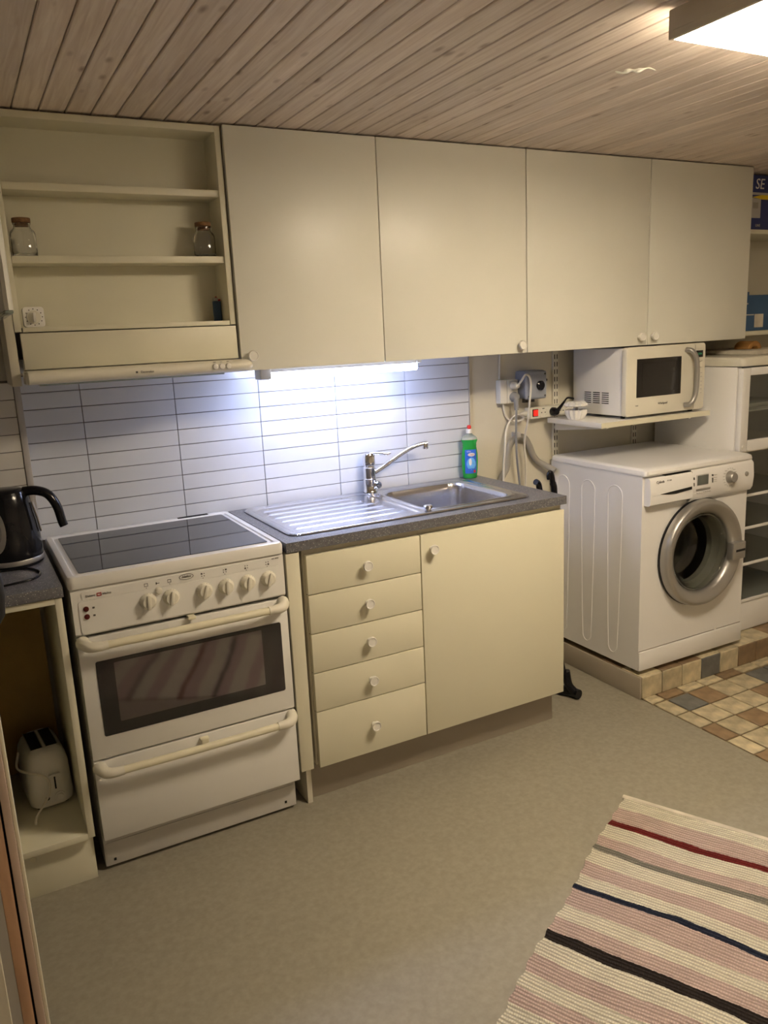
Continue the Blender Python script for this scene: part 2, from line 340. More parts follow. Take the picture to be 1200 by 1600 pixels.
struct('wall_front', B(-1.3, -3.7, -0.06, 3.7, -3.6, CZ), 'wallroom')
ce = struct('ceiling', B(-1.3, -3.6, CZ, 3.7, 0.1, CZ + 0.06), 'gap', origin=(-1.3, -3.6, CZ))
bw = 0.0665
prof = [(-bw / 2 + .0005, 0.0), (-bw / 2 + .0005, -0.0105), (-bw / 2 + 0.0025, -0.0125), (bw / 2 - 0.0055, -0.0125), (bw / 2 - .004, -0.011), (bw / 2 - 0.004, -0.006), (bw / 2 - .0005, -0.006), (bw / 2 - .0005, 0.0)]
bb = bmesh.new(); prism(bb, prof, 'y', -3.6, -0.0); board = meshof(bb, 'board', sharp=20)
n = 0; x = 0.0475 - bw * 19
while x < 3.66:
    share(board, 'board', ce, (x + bw / 2, 0, CZ)); x += bw; n += 1
# loose flake hanging from the ceiling boards
bm = bmesh.new()
pts = [(1.392, -1.100, 2.113), (1.405, -1.110, 2.108), (1.418, -1.122, 2.112), (1.432, -1.138, 2.108), (1.452, -1.152, 2.112), (1.466, -1.163, 2.105)]
tube(bm, pts, lambda t: 0.0035 * (0.3 + math.sin(PI * min(1, t * 1.1)) * (1 + 0.6 * math.sin(t * 23))), n=6, sx=1.4)
obj('paint_flake', bm, 'creamdoor', label='small curled pale flake peeling from the ceiling boards near the lamp', cat='flake')

# ================================================================== OPEN WALL SHELF ABOVE THE HOOD
UZ0, UZ1, UY = 1.403, 2.108, -0.3375
t = thing('wall_shelf_unit', 'cream open shelf unit on the wall above the stove, with three open bays', 'shelf unit', (0.29, -0.16, 1.54))
obj('side_panel', B(-0.022, -0.325, 1.545, -0.005, -0.012, UZ1, bev=.001), 'creamshelf', t)
obj('side_panel', B(0.583, -0.325, 1.545, 0.600, -0.012, UZ1, bev=.001), 'creamshelf', t)
obj('back_panel', B(-0.005, -0.215, 1.545, 0.583, -0.207, UZ1 - .018), 'creamshelf', t)
obj('top_panel', B(-0.005, -0.325, UZ1 - .018, 0.583, -0.012, UZ1, bev=.001), 'creamshelf', t)
for zt in (1.932, 1.745): obj('shelf', B(-0.0035, -0.318, zt - .019, 0.5825, -0.2155, zt, bev=.0012), 'creamshelf', t)
obj('bottom_panel', B(-0.001, -0.322, 1.545 - 0.001, 0.5825, -0.2155, 1.557, bev=.001), 'creamshelf', t)
# filler beside it
t = thing('filler_panel', 'narrow tall cream filler panel left of the open shelf unit', 'panel', (-0.034, -0.17, 1.40))
obj('board', B(-0.046, -0.322, 1.40, -0.0225, -0.085, UZ1, bev=.001), 'creamside', t)
# ---------------- hood
t = thing('cooker_hood', 'slim cream cooker hood with rounded front above the stove', 'cooker hood', (0.29, -0.2, 1.41))
obj('front_panel', B(-0.010, -0.330, 1.443, 0.598, -0.315, 1.541, bev=.0015), 'creamshelf', t)
obj('body', B(-0.012, -0.315, 1.432, 0.598, -0.012, 1.47), 'whiteplastic', t)
bm = bmesh.new()
sec = []
for i in range(9):
    a = PI / 2 + PI * i / 8; sec.append((-0.392 + 0.018 * math.cos(a) * 1.3, 1.422 + 0.018 * math.sin(a)))
sec = sec + [(-0.30, 1.404), (-0.30, 1.440)]
prism(bm, sec, 'x', -0.010, 0.590)
obj('visor', bm, 'offwhite', t)
for xa, xb in ((-0.018, -0.010), (0.590, 0.618)):
    bm = bmesh.new(); lathe(bm, [(0.0175, 0), (0.0175, 0.4 * (xb - xa)), (0.014, 0.75 * (xb - xa)), (0.007, xb - xa)] if xb > .1 else [(0.010, 0), (0.0175, xb - xa)], (xa, -0.392, 1.422), 'x', 20)
    box(bm, xa, -0.392, 1.405, xb - (0.01 if xb > .1 else 0), -0.335, 1.439, bev=.003)
    obj('end_cap', bm, 'offwhite', t)
obj('glass_edge', B(0.02, -0.36, 1.398, 0.54, -0.30, 1.4035, bev=.001), 'clearplastic', t)
for xk in (0.497, 0.517, 0.537):
    bm = bmesh.new(); lathe(bm, [(0.0, 0.0), (0.0085, 0.0), (0.0085, 0.004), (0.007, 0.007), (0.004, 0.0078), (0, 0.008)], (xk, -0.4135, 1.424), 'y', 20)
    k = obj('push_button', bm, 'whiteplastic', t)
    obj('mark', B(xk - .003, -0.4135, 1.4365, xk + .003, -0.4085, 1.4375), 'print', k)
bm = B(0.268, -0.4165, 1.419, 0.2735, -0.414, 1.4245); obj('emblem', bm, 'print', t)
lettering('Electrolux', 0.009, (0.300, -0.4165, 1.4215), 'print', t)
# ---------------- four wall cabinets
def knob(parent, x, y, z, m='whiteplastic', r=0.0165, name='knob'):
    bm = bmesh.new()
    lathe(bm, [(0, 0), (0.0075, 0), (0.0065, 0.010), (0.010, 0.015), (r, 0.0175), (r, 0.0245), (r * 0.93, 0.0265), (r * 0.80, 0.0262), (r * 0.74, 0.0245), (0, 0.0245)], (x, y, z), 'y', 28)
    return obj(name, bm, m, parent)
kn = [(0.605, 1.1055, 0.637, 1.448, 'cream wall cabinet over the worktop light, knob at its lower left, nearest the shelves'),
      (1.1085, 1.7065, 1.672, 1.433, 'cream wall cabinet over the sink, knob at its lower right corner'),
      (1.7105, 2.3165, 2.272, 1.437, 'cream wall cabinet over the wall sockets, knob at its lower right corner'),
      (2.3205, 2.911, 2.343, 1.437, 'cream wall cabinet over the microwave, farthest right of the four')]
for x0, x1, xk, zk, lab in kn:
    t = thing('wall_cabinet', lab, 'cabinet', ((x0 + x1) / 2, -0.16, UZ0), group='wall cabinets')
    obj('body', B(x0 + .001, -0.316, UZ0 + .006, x1 - .001, -0.012, UZ1, bev=.001), 'creamside', t)
    d = obj('door', B(x0, UY, UZ0, x1, -0.3185, UZ1 + .002, bev=.0015), 'creamdoor', t)
    knob(d, xk, UY, zk)
# ---------------- strip light under the first cabinet
t = thing('strip_light', 'lit white strip light under the wall cabinet, left of the tap', 'lamp', (1.0, -0.21, 1.366))
obj('housing', B(0.700, -0.235, 1.388, 1.290, -0.180, 1.4025, bev=.003), 'whiteplastic', t)
obj('end_cap', B(0.697, -0.238, 1.366, 0.735, -0.177, 1.402, bev=.004), 'whiteplastic', t)
obj('end_cap', B(1.290, -0.238, 1.3885, 1.310, -0.177, 1.4025, bev=.003), 'whiteplastic', t)
bm = bmesh.new(); box(bm, 0.735, -0.233, 1.3635, 1.2975, -0.183, 1.3875, bev=.008, seg=3); obj('diffuser', bm, 'tube', t)

# ================================================================== STOVE
t = thing('stove', 'white freestanding electric stove with black glass hob, left of the drawers', 'stove', (0.3, -0.28, 0))
FY = -0.56
bm = B(0.004, -0.530, 0.012, 0.602, -0.03, 0.868, bev=.002); obj('body', bm, 'greywhite', t)
obj('gap_shade', B(0.005, -0.5352, 0.119, 0.603, -0.5305, 0.871), 'gap', t)  # added dark sheet: paints the shade in the gaps between the stove fronts
# hob surround with sunk glass
bm = bmesh.new()
outer = rrect(0.0, -0.577, 0.607, -0.018, 0.012); inner = rrect(0.032, -0.549, 0.572, -0.072, 0.008)
def ringmesh(bm, loops):
    L = [[bm.verts.new(p) for p in l] for l in loops]
    for a, b in zip(L, L[1:]):
        for i in range(len(a)):
            j = (i + 1) % len(a); bm.faces.new((a[i], a[j], b[j], b[i]))
    return L
def rr3(x0, y0, x1, y1, r, z, n=6): return [(p[0], p[1], z) for p in rrect(x0, y0, x1, y1, r, n)]
L = ringmesh(bm, [rr3(0.0, -0.577, 0.607, -0.018, 0.016, 0.872), rr3(-0.001, -0.578, 0.608, -0.017, 0.018, 0.880), rr3(-0.001, -0.578, 0.608, -0.017, 0.018, 0.897),
                  rr3(0.003, -0.574, 0.604, -0.021, 0.016, 0.9045), rr3(0.008, -0.569, 0.599, -0.026, 0.014, 0.9065), rr3(0.018, -0.560, 0.586, -0.055, 0.012, 0.9065),
                  rr3(0.021, -0.557, 0.583, -0.060, 0.012, 0.9035), rr3(0.0285, -0.551, 0.5755, -0.070, 0.010, 0.9035), rr3(0.031, -0.549, 0.573, -0.072, 0.009, 0.9055), rr3(0.034, -0.546, 0.570, -0.075, 0.008, 0.9055)])
bm.faces.new(L[0][::-1]); bm.faces.new(L[-1]); bmesh.ops.recalc_face_normals(bm, faces=bm.faces[:])
obj('hob_surround', bm, 'white', t)
bm = bmesh.new(); prism(bm, rrect(0.034, -0.546, 0.570, -0.075, 0.008), 'z', 0.9045, 0.9067); gl = obj('hob_glass', bm, 'blackglass', t)
obj('vent_slot', B(0.426, -0.049, 0.9055, 0.532, -0.031, 0.9085, bev=.003), 'gap', t)
# control panel
bm = bmesh.new(); prism(bm, [(-0.535, 0.738), (-0.566, 0.738), (-0.573, 0.745), (-0.573, 0.865), (-0.566, 0.871), (-0.535, 0.871)], 'x', 0.004, 0.604)
cp = obj('control_panel', bm, 'white', t)
bm = bmesh.new(); prism(bm, rrect(0.030, 0.838, 0.592, 0.862, 0.008), 'y', -0.5742, -0.570); obj('raised_band', bm, 'white', cp)
bm = bmesh.new(); prism(bm, rrect(0.020, 0.745, 0.592, 0.836, 0.008), 'y', -0.5752, -0.570); obj('knob_field', bm, 'white', cp)
for i, xk in enumerate((0.200, 0.264, 0.359, 0.423, 0.488, 0.552)):
    bm = bmesh.new()
    lathe(bm, [(0, 0), (0.0235, 0), (0.0235, 0.004), (0.0205, 0.007), (0.0185, 0.016), (0.016, 0.0185), (0, 0.0185)], (xk, -0.5755, 0.803), 'y', 28)
    box(bm, xk - .0055, -0.600, 0.803 - .021, xk + .0055, -0.590, 0.803 + .021, bev=.004, rot=Matrix.Rotation(0.05 + 0.12 * (i % 3), 3, 'Y'))
    k = obj('control_knob', bm, 'offwhite', t)
    for a in range(-4, 5):
        pass
    bm = bmesh.new()
    for a in range(-5, 3):
        an = a * 0.36; box(bm, xk + math.sin(an) * .0222 - .0008, -0.5805, .803 + math.cos(an) * .0222 - .0008, xk + math.sin(an) * .0222 + .0008, -0.5795, .803 + math.cos(an) * .0222 + .0008)
    obj('dial_marks', bm, 'print', k)
    bm = bmesh.new(); zz = 0.849
    if i < 2:
        box(bm, xk - .005, -0.5752, zz + .004, xk + .005, -0.574, zz + .005); box(bm, xk - .005, -0.5752, zz - .004, xk + .005, -0.574, zz - .003)
        box(bm, xk - .005, -0.5752, zz - .004, xk - .004, -0.574, zz + .005); box(bm, xk + .004, -0.5752, zz - .004, xk + .005, -0.574, zz + .005); box(bm, xk - .001, -0.5752, zz - .009, xk + .001, -0.574, zz - .007)
    else:
        for q in range(4):
            ox, oz = [(-.003, .004), (.004, .004), (-.003, -.003), (.004, -.003)][q]; rr = .0024 if q == (i - 2) else .0013
            box(bm, xk + ox - rr, -0.5752, zz + oz - rr, xk + ox + rr, -0.574, zz + oz + rr)
        box(bm, xk - .001, -0.5752, zz - .010, xk + .001, -0.574, zz - .008)
    obj('symbol', bm, 'print', cp)
bm = bmesh.new(); lathe(bm, [(0, 0), (0.010, 0), (0.010, 0.006), (0.007, 0.010), (0, 0.011)], (0.232, -0.5755, 0.828), 'y', 20); obj('timer_button', bm, 'offwhite', t)
bm = B(0.2265, -0.5752, 0.848, 0.2365, -0.574, 0.8495); box(bm, 0.2265, -0.5752, 0.846, 0.2295, -0.574, 0.852); obj('symbol', bm, 'print', cp)
bm = bmesh.new()
E1 = ellipse(0.312, 0.853, 0.0205, 0.0085); E2 = ellipse(0.312, 0.853, 0.0190, 0.0072)
A = [bm.verts.new((p[0], -0.5754, p[1])) for p in E1]; C2 = [bm.verts.new((p[0], -0.5754, p[1])) for p in E2]
for i in range(32): bm.faces.new((A[i], A[(i + 1) % 32], C2[(i + 1) % 32], C2[i]))
bd = obj('oval_badge', bm, 'print', cp); lettering('Helios', 0.010, (0.312, -0.5754, 0.8535), 'print', cp, shear=0.4)
lettering('Elektro', 0.0085, (0.053, -0.5756, 0.848), 'print', cp, name='lettering'); lettering('Helios', 0.0085, (0.096, -0.5756, 0.848), 'print', cp)
bm = B(0.0695, -0.5758, 0.8435, 0.0815, -0.574, 0.8455); box(bm, 0.0695, -0.5758, 0.8505, 0.0815, -0.574, 0.8525); box(bm, 0.0695, -0.5758, 0.8435, 0.0712, -0.574, 0.8525); box(bm, 0.0798, -0.5758, 0.8435, 0.0815, -0.574, 0.8525); obj('logo', bm, 'redprint', cp)
lettering('HK 6032', 0.006, (0.578, -0.5754, 0.860), 'print', cp).name = 'lettering'
for zz in (0.8135, 0.792):
    bm = bmesh.new(); lathe(bm, [(0, 0), (0.0075, 0), (0.0070, 0.003), (0.003, 0.0045), (0, 0.005)], (0.038, -0.5755, zz), 'y', 20); obj('indicator_lamp', bm, 'darkred', cp)
    bm = B(0.054, -0.5758, zz - .002, 0.060, -0.574, zz + .003); obj('symbol', bm, 'print', cp)
# oven door
d = obj('oven_door', B(0.004, FY - .012, 0.3715, 0.606, -0.536, 0.7295, bev=.003), 'white', t)
bm = bmesh.new(); prism(bm, rrect(0.043, 0.437, 0.580, 0.659, 0.006), 'y', FY - .0135, FY - .008); obj('window_border', bm, 'ovenglass', d)
bm = bmesh.new(); prism(bm, rrect(0.090, 0.472, 0.518, 0.648, 0.003), 'y', FY - .0142, FY - .010); obj('window_pane', bm, 'oveninner', d)
for xk in (0.045, 0.57): obj('hinge_clip', B(xk - .006, FY - .0135, 0.3725, xk + .006, FY - .008, 0.3775), 'greywhite', d)
def ovenhandle(z, parent, m='yellowed'):
    h = obj('handle', T([(0.070, -0.6135, z), (0.30, -0.616, z), (0.540, -0.6135, z)], 0.0112, n=14), m, parent)
    for s, xe in ((1, 0.022), (-1, 0.588)):
        bm = bmesh.new(); tube(bm, [(xe - s * .004, -0.572, z + .004), (xe, -0.590, z + .004), (xe + s * .010, -0.606, z + .001), (xe + s * .030, -0.613, z), (xe + s * .055, -0.6135, z)], lambda q: 0.0125 + 0.0065 * (1 - q) , n=14)
        lathe(bm, [(0.0131, 0), (0.0131, 0.003)], (0.074 if s > 0 else 0.533, -0.6138, z), 'x', 16); obj('bracket', bm, 'offwhite', h)
ovenhandle(0.716, d)
obj('latch', B(0.303, FY - .030, 0.728, 0.325, FY - .002, 0.738, bev=.003), 'yellowed', t)
dr = obj('storage_drawer', B(0.004, FY - .012, 0.120, 0.606, -0.536, 0.3655, bev=.003), 'white', t)
ovenhandle(0.345, dr)
bm = B(0.302, FY - .026, 0.350, 0.328, FY - .004, 0.358, bev=.003); box(bm, 0.304, FY - .030, 0.338, 0.326, FY - .024, 0.357, bev=.003); obj('latch', bm, 'yellowed', dr)
bm = B(0.008, -0.531, 0.012, 0.598, -0.515, 0.118, bev=.002); kp = obj('kick_panel', bm, 'greywhite', t)
bm = B(0.012, -0.5335, 0.084, 0.594, -0.530, 0.088, bev=.001); obj('crease', bm, 'greywhite', kp)
for xh, zh_ in ((0.0275, 0.026), (0.562, 0.029)): obj('screw_hole', B(xh, -0.5325, zh_, xh + .007, -0.529, zh_ + .008), 'gap', kp)
for xk in (0.04, 0.56):
    for yk in (-0.49, -0.08):
        bm = bmesh.new(); lathe(bm, [(0.016, 0), (0.016, 0.012)], (xk, yk, 0.0), 'z', 12); obj('foot', bm, 'black', t)

# ================================================================== BASE UNITS
CY = -0.577
t = thing('filler_panel', 'cream upright filler panel between the stove and the drawers', 'panel', (0.63, -0.3, 0.0))
obj('board', B(0.6115, -0.576, 0.146, 0.6540, -0.558, 0.866, bev=.001), 'cream', t)
obj('cleat', B(0.6545, -0.552, 0.151, 0.6640, -0.20, 0.866, bev=.001), 'creamside', t)
obj('leg_strip', B(0.643, -0.530, 0.0, 0.660, -0.20, 0.1455), 'creamside', t)
t = thing('drawer_cabinet', 'cream base cabinet with five drawers beside the stove', 'cabinet', (0.875, -0.3, 0.14))
obj('body', B(0.672, -0.5525, 0.142, 1.080, -0.02, 0.8685, bev=.001), 'creamside', t)
DF = -0.572
obj('gap_shade', B(0.679, -0.5537, 0.143, 1.0775, -0.5527, 0.846), 'gap', t)  # dark sheet behind the drawers, stands in for shade in their gaps
dz = [(0.1390, 0.3305), (0.3335, 0.4620), (0.4650, 0.5925), (0.5955, 0.7208), (0.7238, 0.8482)]
kz = [0.238, 0.398, 0.533, 0.661, 0.786]
for (a, b), k in zip(dz, kz):
    d = obj('drawer', B(0.6775, DF, a, 1.0785, -0.5540, b, bev=.0015), 'creamlow', t); knob(d, 0.876, DF, k)
t = thing('sink_cabinet', 'cream base cabinet with one wide door under the sink', 'cabinet', (1.38, -0.3, 0.14))
bm = B(1.0805, -0.5525, 0.142, 1.684, -0.02, 0.16); box(bm, 1.0805, -0.5525, 0.16, 1.098, -0.02, 0.8685); box(bm, 1.667, -0.5525, 0.16, 1.684, -0.02, 0.8685)
box(bm, 1.098, -0.5525, 0.832, 1.667, -0.534, 0.8685); obj('body', bm, 'creamside', t)
d = obj('door', B(1.0825, DF, 0.1390, 1.6855, -0.5540, 0.8482, bev=.0015), 'creamlow', t); knob(d, 1.1215, DF, 0.798)
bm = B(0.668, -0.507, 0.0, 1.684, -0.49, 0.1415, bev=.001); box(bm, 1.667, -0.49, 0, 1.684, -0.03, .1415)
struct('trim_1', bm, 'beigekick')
bm = bmesh.new()
for a in ((0.6145, -0.580, 1.164, -0.012), (1.564, -0.580, 1.690, -0.012), (1.164, -0.580, 1.564, -0.482), (1.164, -0.080, 1.564, -0.012)): box(bm, a[0], a[1], 0.870, a[2], a[3], 0.900)
bmesh.ops.remove_doubles(bm, verts=bm.verts, dist=1e-5)
obj('worktop', bm, 'granite', label='dark grey speckled worktop with the inset sink, right of the stove', cat='worktop')
# ---------------- sink
t = thing('sink', 'stainless steel inset sink with a ribbed draining board', 'sink', (1.12, -0.28, 0.9))
def sd(x, y, x0, y0, x1, y1, r):
    cx, cy = (x0 + x1) / 2, (y0 + y1) / 2; qx = abs(x - cx) - (x1 - x0) / 2 + r; qy = abs(y - cy) - (y1 - y0) / 2 + r
    return math.hypot(max(qx, 0), max(qy, 0)) + min(max(qx, qy), 0) - r
def sst(a, b, v): v = max(0, min(1, (v - a) / (b - a))); return v * v * (3 - 2 * v)
def sinkz(x, y):
    e = sd(x, y, 0.655, -0.522, 1.588, -0.034, 0.045)
    z = 0.9025 + 0.0045 * sst(0, -0.005, e) - 0.0030 * sst(-0.008, -0.014, e)
    b = sd(x, y, 1.172, -0.474, 1.556, -0.088, 0.07)
    z += 0.003 * (sst(0.016, 0.008, b)) - 0.0045 * sst(0.004, -0.004, b)
    b2 = b + 0.012; z -= 0.150 * sst(0.0, -0.022, b2) + 0.006 * sst(-0.02, -0.16, b2)
    dr = sd(x, y, 0.678, -0.502, 1.140, -0.056, 0.035)
    z -= 0.0035 * sst(0.0, -0.008, dr)
    if dr < 0:
        for k in range(6):
            yc = -0.118 - 0.062 * k; xr = 1.05 + 0.012 * k; xa = 0.712
            dx = max(0, xa - x, x - xr); dd = math.hypot(dx, y - yc)
            z += 0.0045 * math.exp(-(dd / 0.0075) ** 2)
    return z
bm = bmesh.new(); nx, ny = 250, 150; X0, X1, Y0, Y1 = 0.655, 1.588, -0.522, -0.034; V = {}
for i in range(nx + 1):
    for j in range(ny + 1):
        x = X0 + (X1 - X0) * i / nx; y = Y0 + (Y1 - Y0) * j / ny
        e0 = sd(x, y, X0, Y0, X1, Y1, 0.045)
        if e0 < 0.0048:
            if e0 > -0.001:
                h_ = 1e-4; gx = (sd(x + h_, y, X0, Y0, X1, Y1, 0.045) - e0) / h_; gy = (sd(x, y + h_, X0, Y0, X1, Y1, 0.045) - e0) / h_
                x -= gx * e0; y -= gy * e0
            V[i, j] = bm.verts.new((x, y, sinkz(x, y)))
for i in range(nx):
    for j in range(ny):
        q = [(i, j), (i + 1, j), (i + 1, j + 1), (i, j + 1)]
        if all(a in V for a in q): bm.faces.new([V[a] for a in q])
obj('basin', bm, 'steel', t, sharp=80)
bm = bmesh.new(); lathe(bm, [(0.040, 0), (0.040, 0.003), (0.030, 0.004), (0.026, 0.001), (0, 0.001)], (1.364, -0.28, 0.7440), 'z', 28); obj('drain', bm, 'chrome', t)
bm = bmesh.new(); lathe(bm, [(0.010, 0), (0.010, 0.004), (0.015, 0.006), (0.016, 0.013), (0.013, 0.016), (0, 0.016)], (1.176, -0.470, 0.9035), 'z', 24); obj('plug_knob', bm, 'chrome', t)
# ---------------- tap
t = thing('tap', 'chrome single lever mixer tap with a long angled spout', 'tap', (1.168, -0.055, 0.905))
bm = bmesh.new(); lathe(bm, [(0.027, 0), (0.026, 0.004), (0.0245, 0.006), (0.0245, 0.045), (0.0255, 0.047), (0.0255, 0.051), (0.0235, 0.053), (0.0225, 0.085), (0.0235, 0.088), (0.0235, 0.094), (0.0215, 0.096), (0.0215, 0.103)], (1.168, -0.055, 0.905), 'z', 32)
obj('body', bm, 'chrome', t)
bm = bmesh.new(); lathe(bm, [(0.0235, 0), (0.0245, 0.006), (0.0240, 0.034), (0.019, 0.044), (0.0, 0.047)], (1.168, -0.055, 1.010), 'z', 32); h = obj('lever_cap', bm, 'chrome', t)
obj('lever', T([(1.172, -0.060, 1.052), (1.195, -0.075, 1.054), (1.225, -0.092, 1.050), (1.240, -0.100, 1.054)], lambda q: 0.009 - 0.004 * q, n=12, sx=1.3), 'chrome', h)
sp = obj('spout', T([(1.180, -0.058, 0.975), (1.225, -0.066, 0.998), (1.290, -0.080, 1.037), (1.340, -0.090, 1.062), (1.375, -0.097, 1.071), (1.402, -0.102, 1.073)], lambda q: 0.0095 - 0.001 * q, n=16), 'chrome', t)
bm = bmesh.new(); lathe(bm, [(0.0105, 0), (0.0115, 0.002), (0.0115, 0.020), (0.0105, 0.022), (0.0, 0.022)], (1.394, -0.100, 1.052), 'z', 20); obj('aerator', bm, 'chrome', sp)
bm = bmesh.new(); lathe(bm, [(0.0145, 0), (0.0145, 0.014), (0.012, 0.017), (0, 0.017)], (1.190, -0.070, 0.932), 'y', 22); obj('shutoff_knob', bm, 'chrome', t)
# ---------------- dish soap
t = thing('soap_bottle', 'green dish soap bottle with a red cap by the sink corner', 'bottle', (1.633, -0.052, 0.9), rz=-0.35)
def elo(prof, yscale=0.62, n=36):
    bm = bmesh.new(); lathe(bm, prof, (0, 0, 0), 'z', n); bmesh.ops.scale(bm, vec=(1, yscale, 1), verts=bm.verts); return bm
obj('body', elo([(0.0, 0.0005), (0.026, 0.0005), (0.0295, 0.004), (0.030, 0.012), (0.033, 0.04), (0.0345, 0.07), (0.0335, 0.10), (0.030, 0.122), (0.0285, 0.132), (0.0295, 0.136), (0.0285, 0.140), (0.0300, 0.147), (0.0335, 0.156), (0.0335, 0.160)]), 'liquid', t, local=True)
obj('shoulder', elo([(0.0335, 0.1602), (0.0325, 0.166), (0.026, 0.173), (0.017, 0.179), (0.012, 0.184), (0.012, 0.190)], 0.72), 'clearplastic', t, local=True)
bm = bmesh.new(); lathe(bm, [(0.0125, 0.186), (0.0125, 0.200), (0.011, 0.203), (0.006, 0.203)], (0, 0, 0), 'z', 24); cap = obj('cap', bm, 'whiteplastic', t, local=True)
bm = bmesh.new(); lathe(bm, [(0.006, 0.203), (0.0085, 0.206), (0.0085, 0.214), (0.006, 0.218), (0, 0.219)], (0, 0, 0), 'z', 20); obj('nozzle', bm, 'red', cap, local=True)
def wrap(bm, ys=0.62):
    """lay a flat x/z shape on the bottle front"""
    for v in bm.verts:
        z = v.co.z; R = 0.0337 if 0.04 < z < 0.11 else 0.031
        R += 0.0012 if 0.05 < z < 0.1 else 0.0012; d_ = v.co.y; x = v.co.x
        v.co.y = -ys * math.sqrt(max(0.0, R * R - x * x)) - 0.0006 - d_
    return bm
def gridpatch(f, n=14, dd=0.0):
    bm = bmesh.new(); g = [[bm.verts.new((*[f(i / n, j / n)[0]], dd, f(i / n, j / n)[1])) for j in range(n + 1)] for i in range(n + 1)]
    for i in range(n):
        for j in range(n): bm.faces.new((g[i][j], g[i + 1][j], g[i + 1][j + 1], g[i][j + 1]))
    return bm
lb = obj('label', wrap(gridpatch(lambda u, v: ((u - .5) * (0.046 + 0.002 * math.sin(v * PI)), 0.022 + v * 0.098))), 'labelblue', t, local=True)
def disc(cx, cz, a, b, dd):
    return gridpatch(lambda u, v: (cx + a * (2 * u - 1) * math.sqrt(max(0, 1 - (2 * v - 1) ** 2 * 0.999)), cz + b * (2 * v - 1)), dd=dd)
obj('label_print', wrap(disc(0.001, 0.062, 0.019, 0.026, 0.0004)), 'lightblue', lb, local=True)
obj('label_print', wrap(disc(-0.003, 0.070, 0.006, 0.015, 0.0008)), 'porcelain', lb, local=True)
obj('label_print', wrap(disc(0.002, 0.100, 0.015, 0.0075, 0.0008)), 'porcelain', lb, local=True)
obj('label_print', wrap(disc(0.015, 0.030, 0.005, 0.006, 0.0008)), 'red', lb, local=True)
bm = bmesh.new()
for a in range(5):
    an = -0.9 + a * 0.42; box(bm, -0.008 + math.sin(an) * 0.009 - .0005, 0.0006, 0.108 + math.cos(an) * 0.006 - 0.003, -0.008 + math.sin(an) * 0.009 + .0005, 0.001, 0.108 + math.cos(an) * 0.006 + 0.003, rot=Matrix.Rotation(an, 3, 'Y'))
obj('sun_rays', wrap(bm), 'porcelain', lb, local=True)
cu0 = bpy.data.curves.new('t', 'FONT'); cu0.body = 'Clean'; cu0.size = 0.0115; cu0.align_x = 'CENTER'; cu0.align_y = 'CENTER'; to = bpy.data.objects.new('t', cu0); COL.objects.link(to)
me = bpy.data.meshes.new_from_object(to); bpy.data.objects.remove(to); bm = bmesh.new(); bm.from_mesh(me)
for v in bm.verts: v.co = Vector((v.co.x + 0.002, 0.0012, v.co.y + 0.100))
obj('lettering', wrap(bm), 'red', lb, local=True)

# ================================================================== LEFT CORNER
t = thing('narrow_base_cabinet', 'narrow open cream base cabinet left of the stove, holding the toaster', 'cabinet', (-0.12, -0.3, 0))
obj('side_panel', B(-0.036, -0.578, 0.15, -0.018, -0.09, 0.858, bev=.001), 'cream', t)
obj('side_panel', B(-0.226, -0.578, 0.15, -0.208, -0.09, 0.858, bev=.001), 'cream', t)
obj('bottom_shelf', B(-0.208, -0.578, 0.146, -0.036, -0.09, 0.164, bev=.001), 'cream', t)
obj('top_rail', B(-0.208, -0.578, 0.842, -0.036, -0.50, 0.858, bev=.001), 'cream', t)
obj('back_panel', B(-0.208, -0.108, 0.164, -0.050, -0.10, 0.842), 'ochre', t)
kb = obj('kick_panel', B(-0.214, -0.545, 0.0, -0.022, -0.53, 0.144, bev=.001), 'cream', t)
bm = bmesh.new(); lathe(bm, [(0.009, 0), (0.008, 0.002), (0.0, 0.002)], (-0.182, -0.545, 0.118), 'y', 16); obj('screw_cap', bm, 'yellowed', kb)
bm = bmesh.new()
for i in range(5):
    for j in range(3): box(bm, -0.082 + i * .008, -0.5795, 0.826 + j * .006, -0.078 + i * .008, -0.5785, 0.829 + j * .006)
for i in range(5):
    for j in range(3): pass
bm.free()
bm = bmesh.new()
for i in range(5):
    for j in range(3): box(bm, -0.080 + i * .008, -0.502, 0.826 + j * .006, -0.076 + i * .008, -0.498, 0.830 + j * .006)
box(bm, -0.084, -0.4985, 0.822, -0.040, -0.4965, 0.8415); obj('perforated_bracket', bm, 'hose', t)
bm = bmesh.new(); box(bm, -0.62, -0.584, 0.860, -0.013, -0.084, 0.890, bev=.002)
obj('worktop', bm, 'granite', label='short dark grey speckled worktop left of the stove, under the kettle', cat='worktop')
t = thing('base_cabinet', 'cream base cabinet at the far left edge beside the toaster cabinet', 'cabinet', (-0.42, -0.3, 0))
obj('body', B(-0.60, -0.57, 0.0, -0.228, -0.09, 0.858, bev=.001), 'cream', t)
obj('door', B(-0.598, -0.59, 0.15, -0.232, -0.572, 0.855, bev=.001), 'creamlow', t)
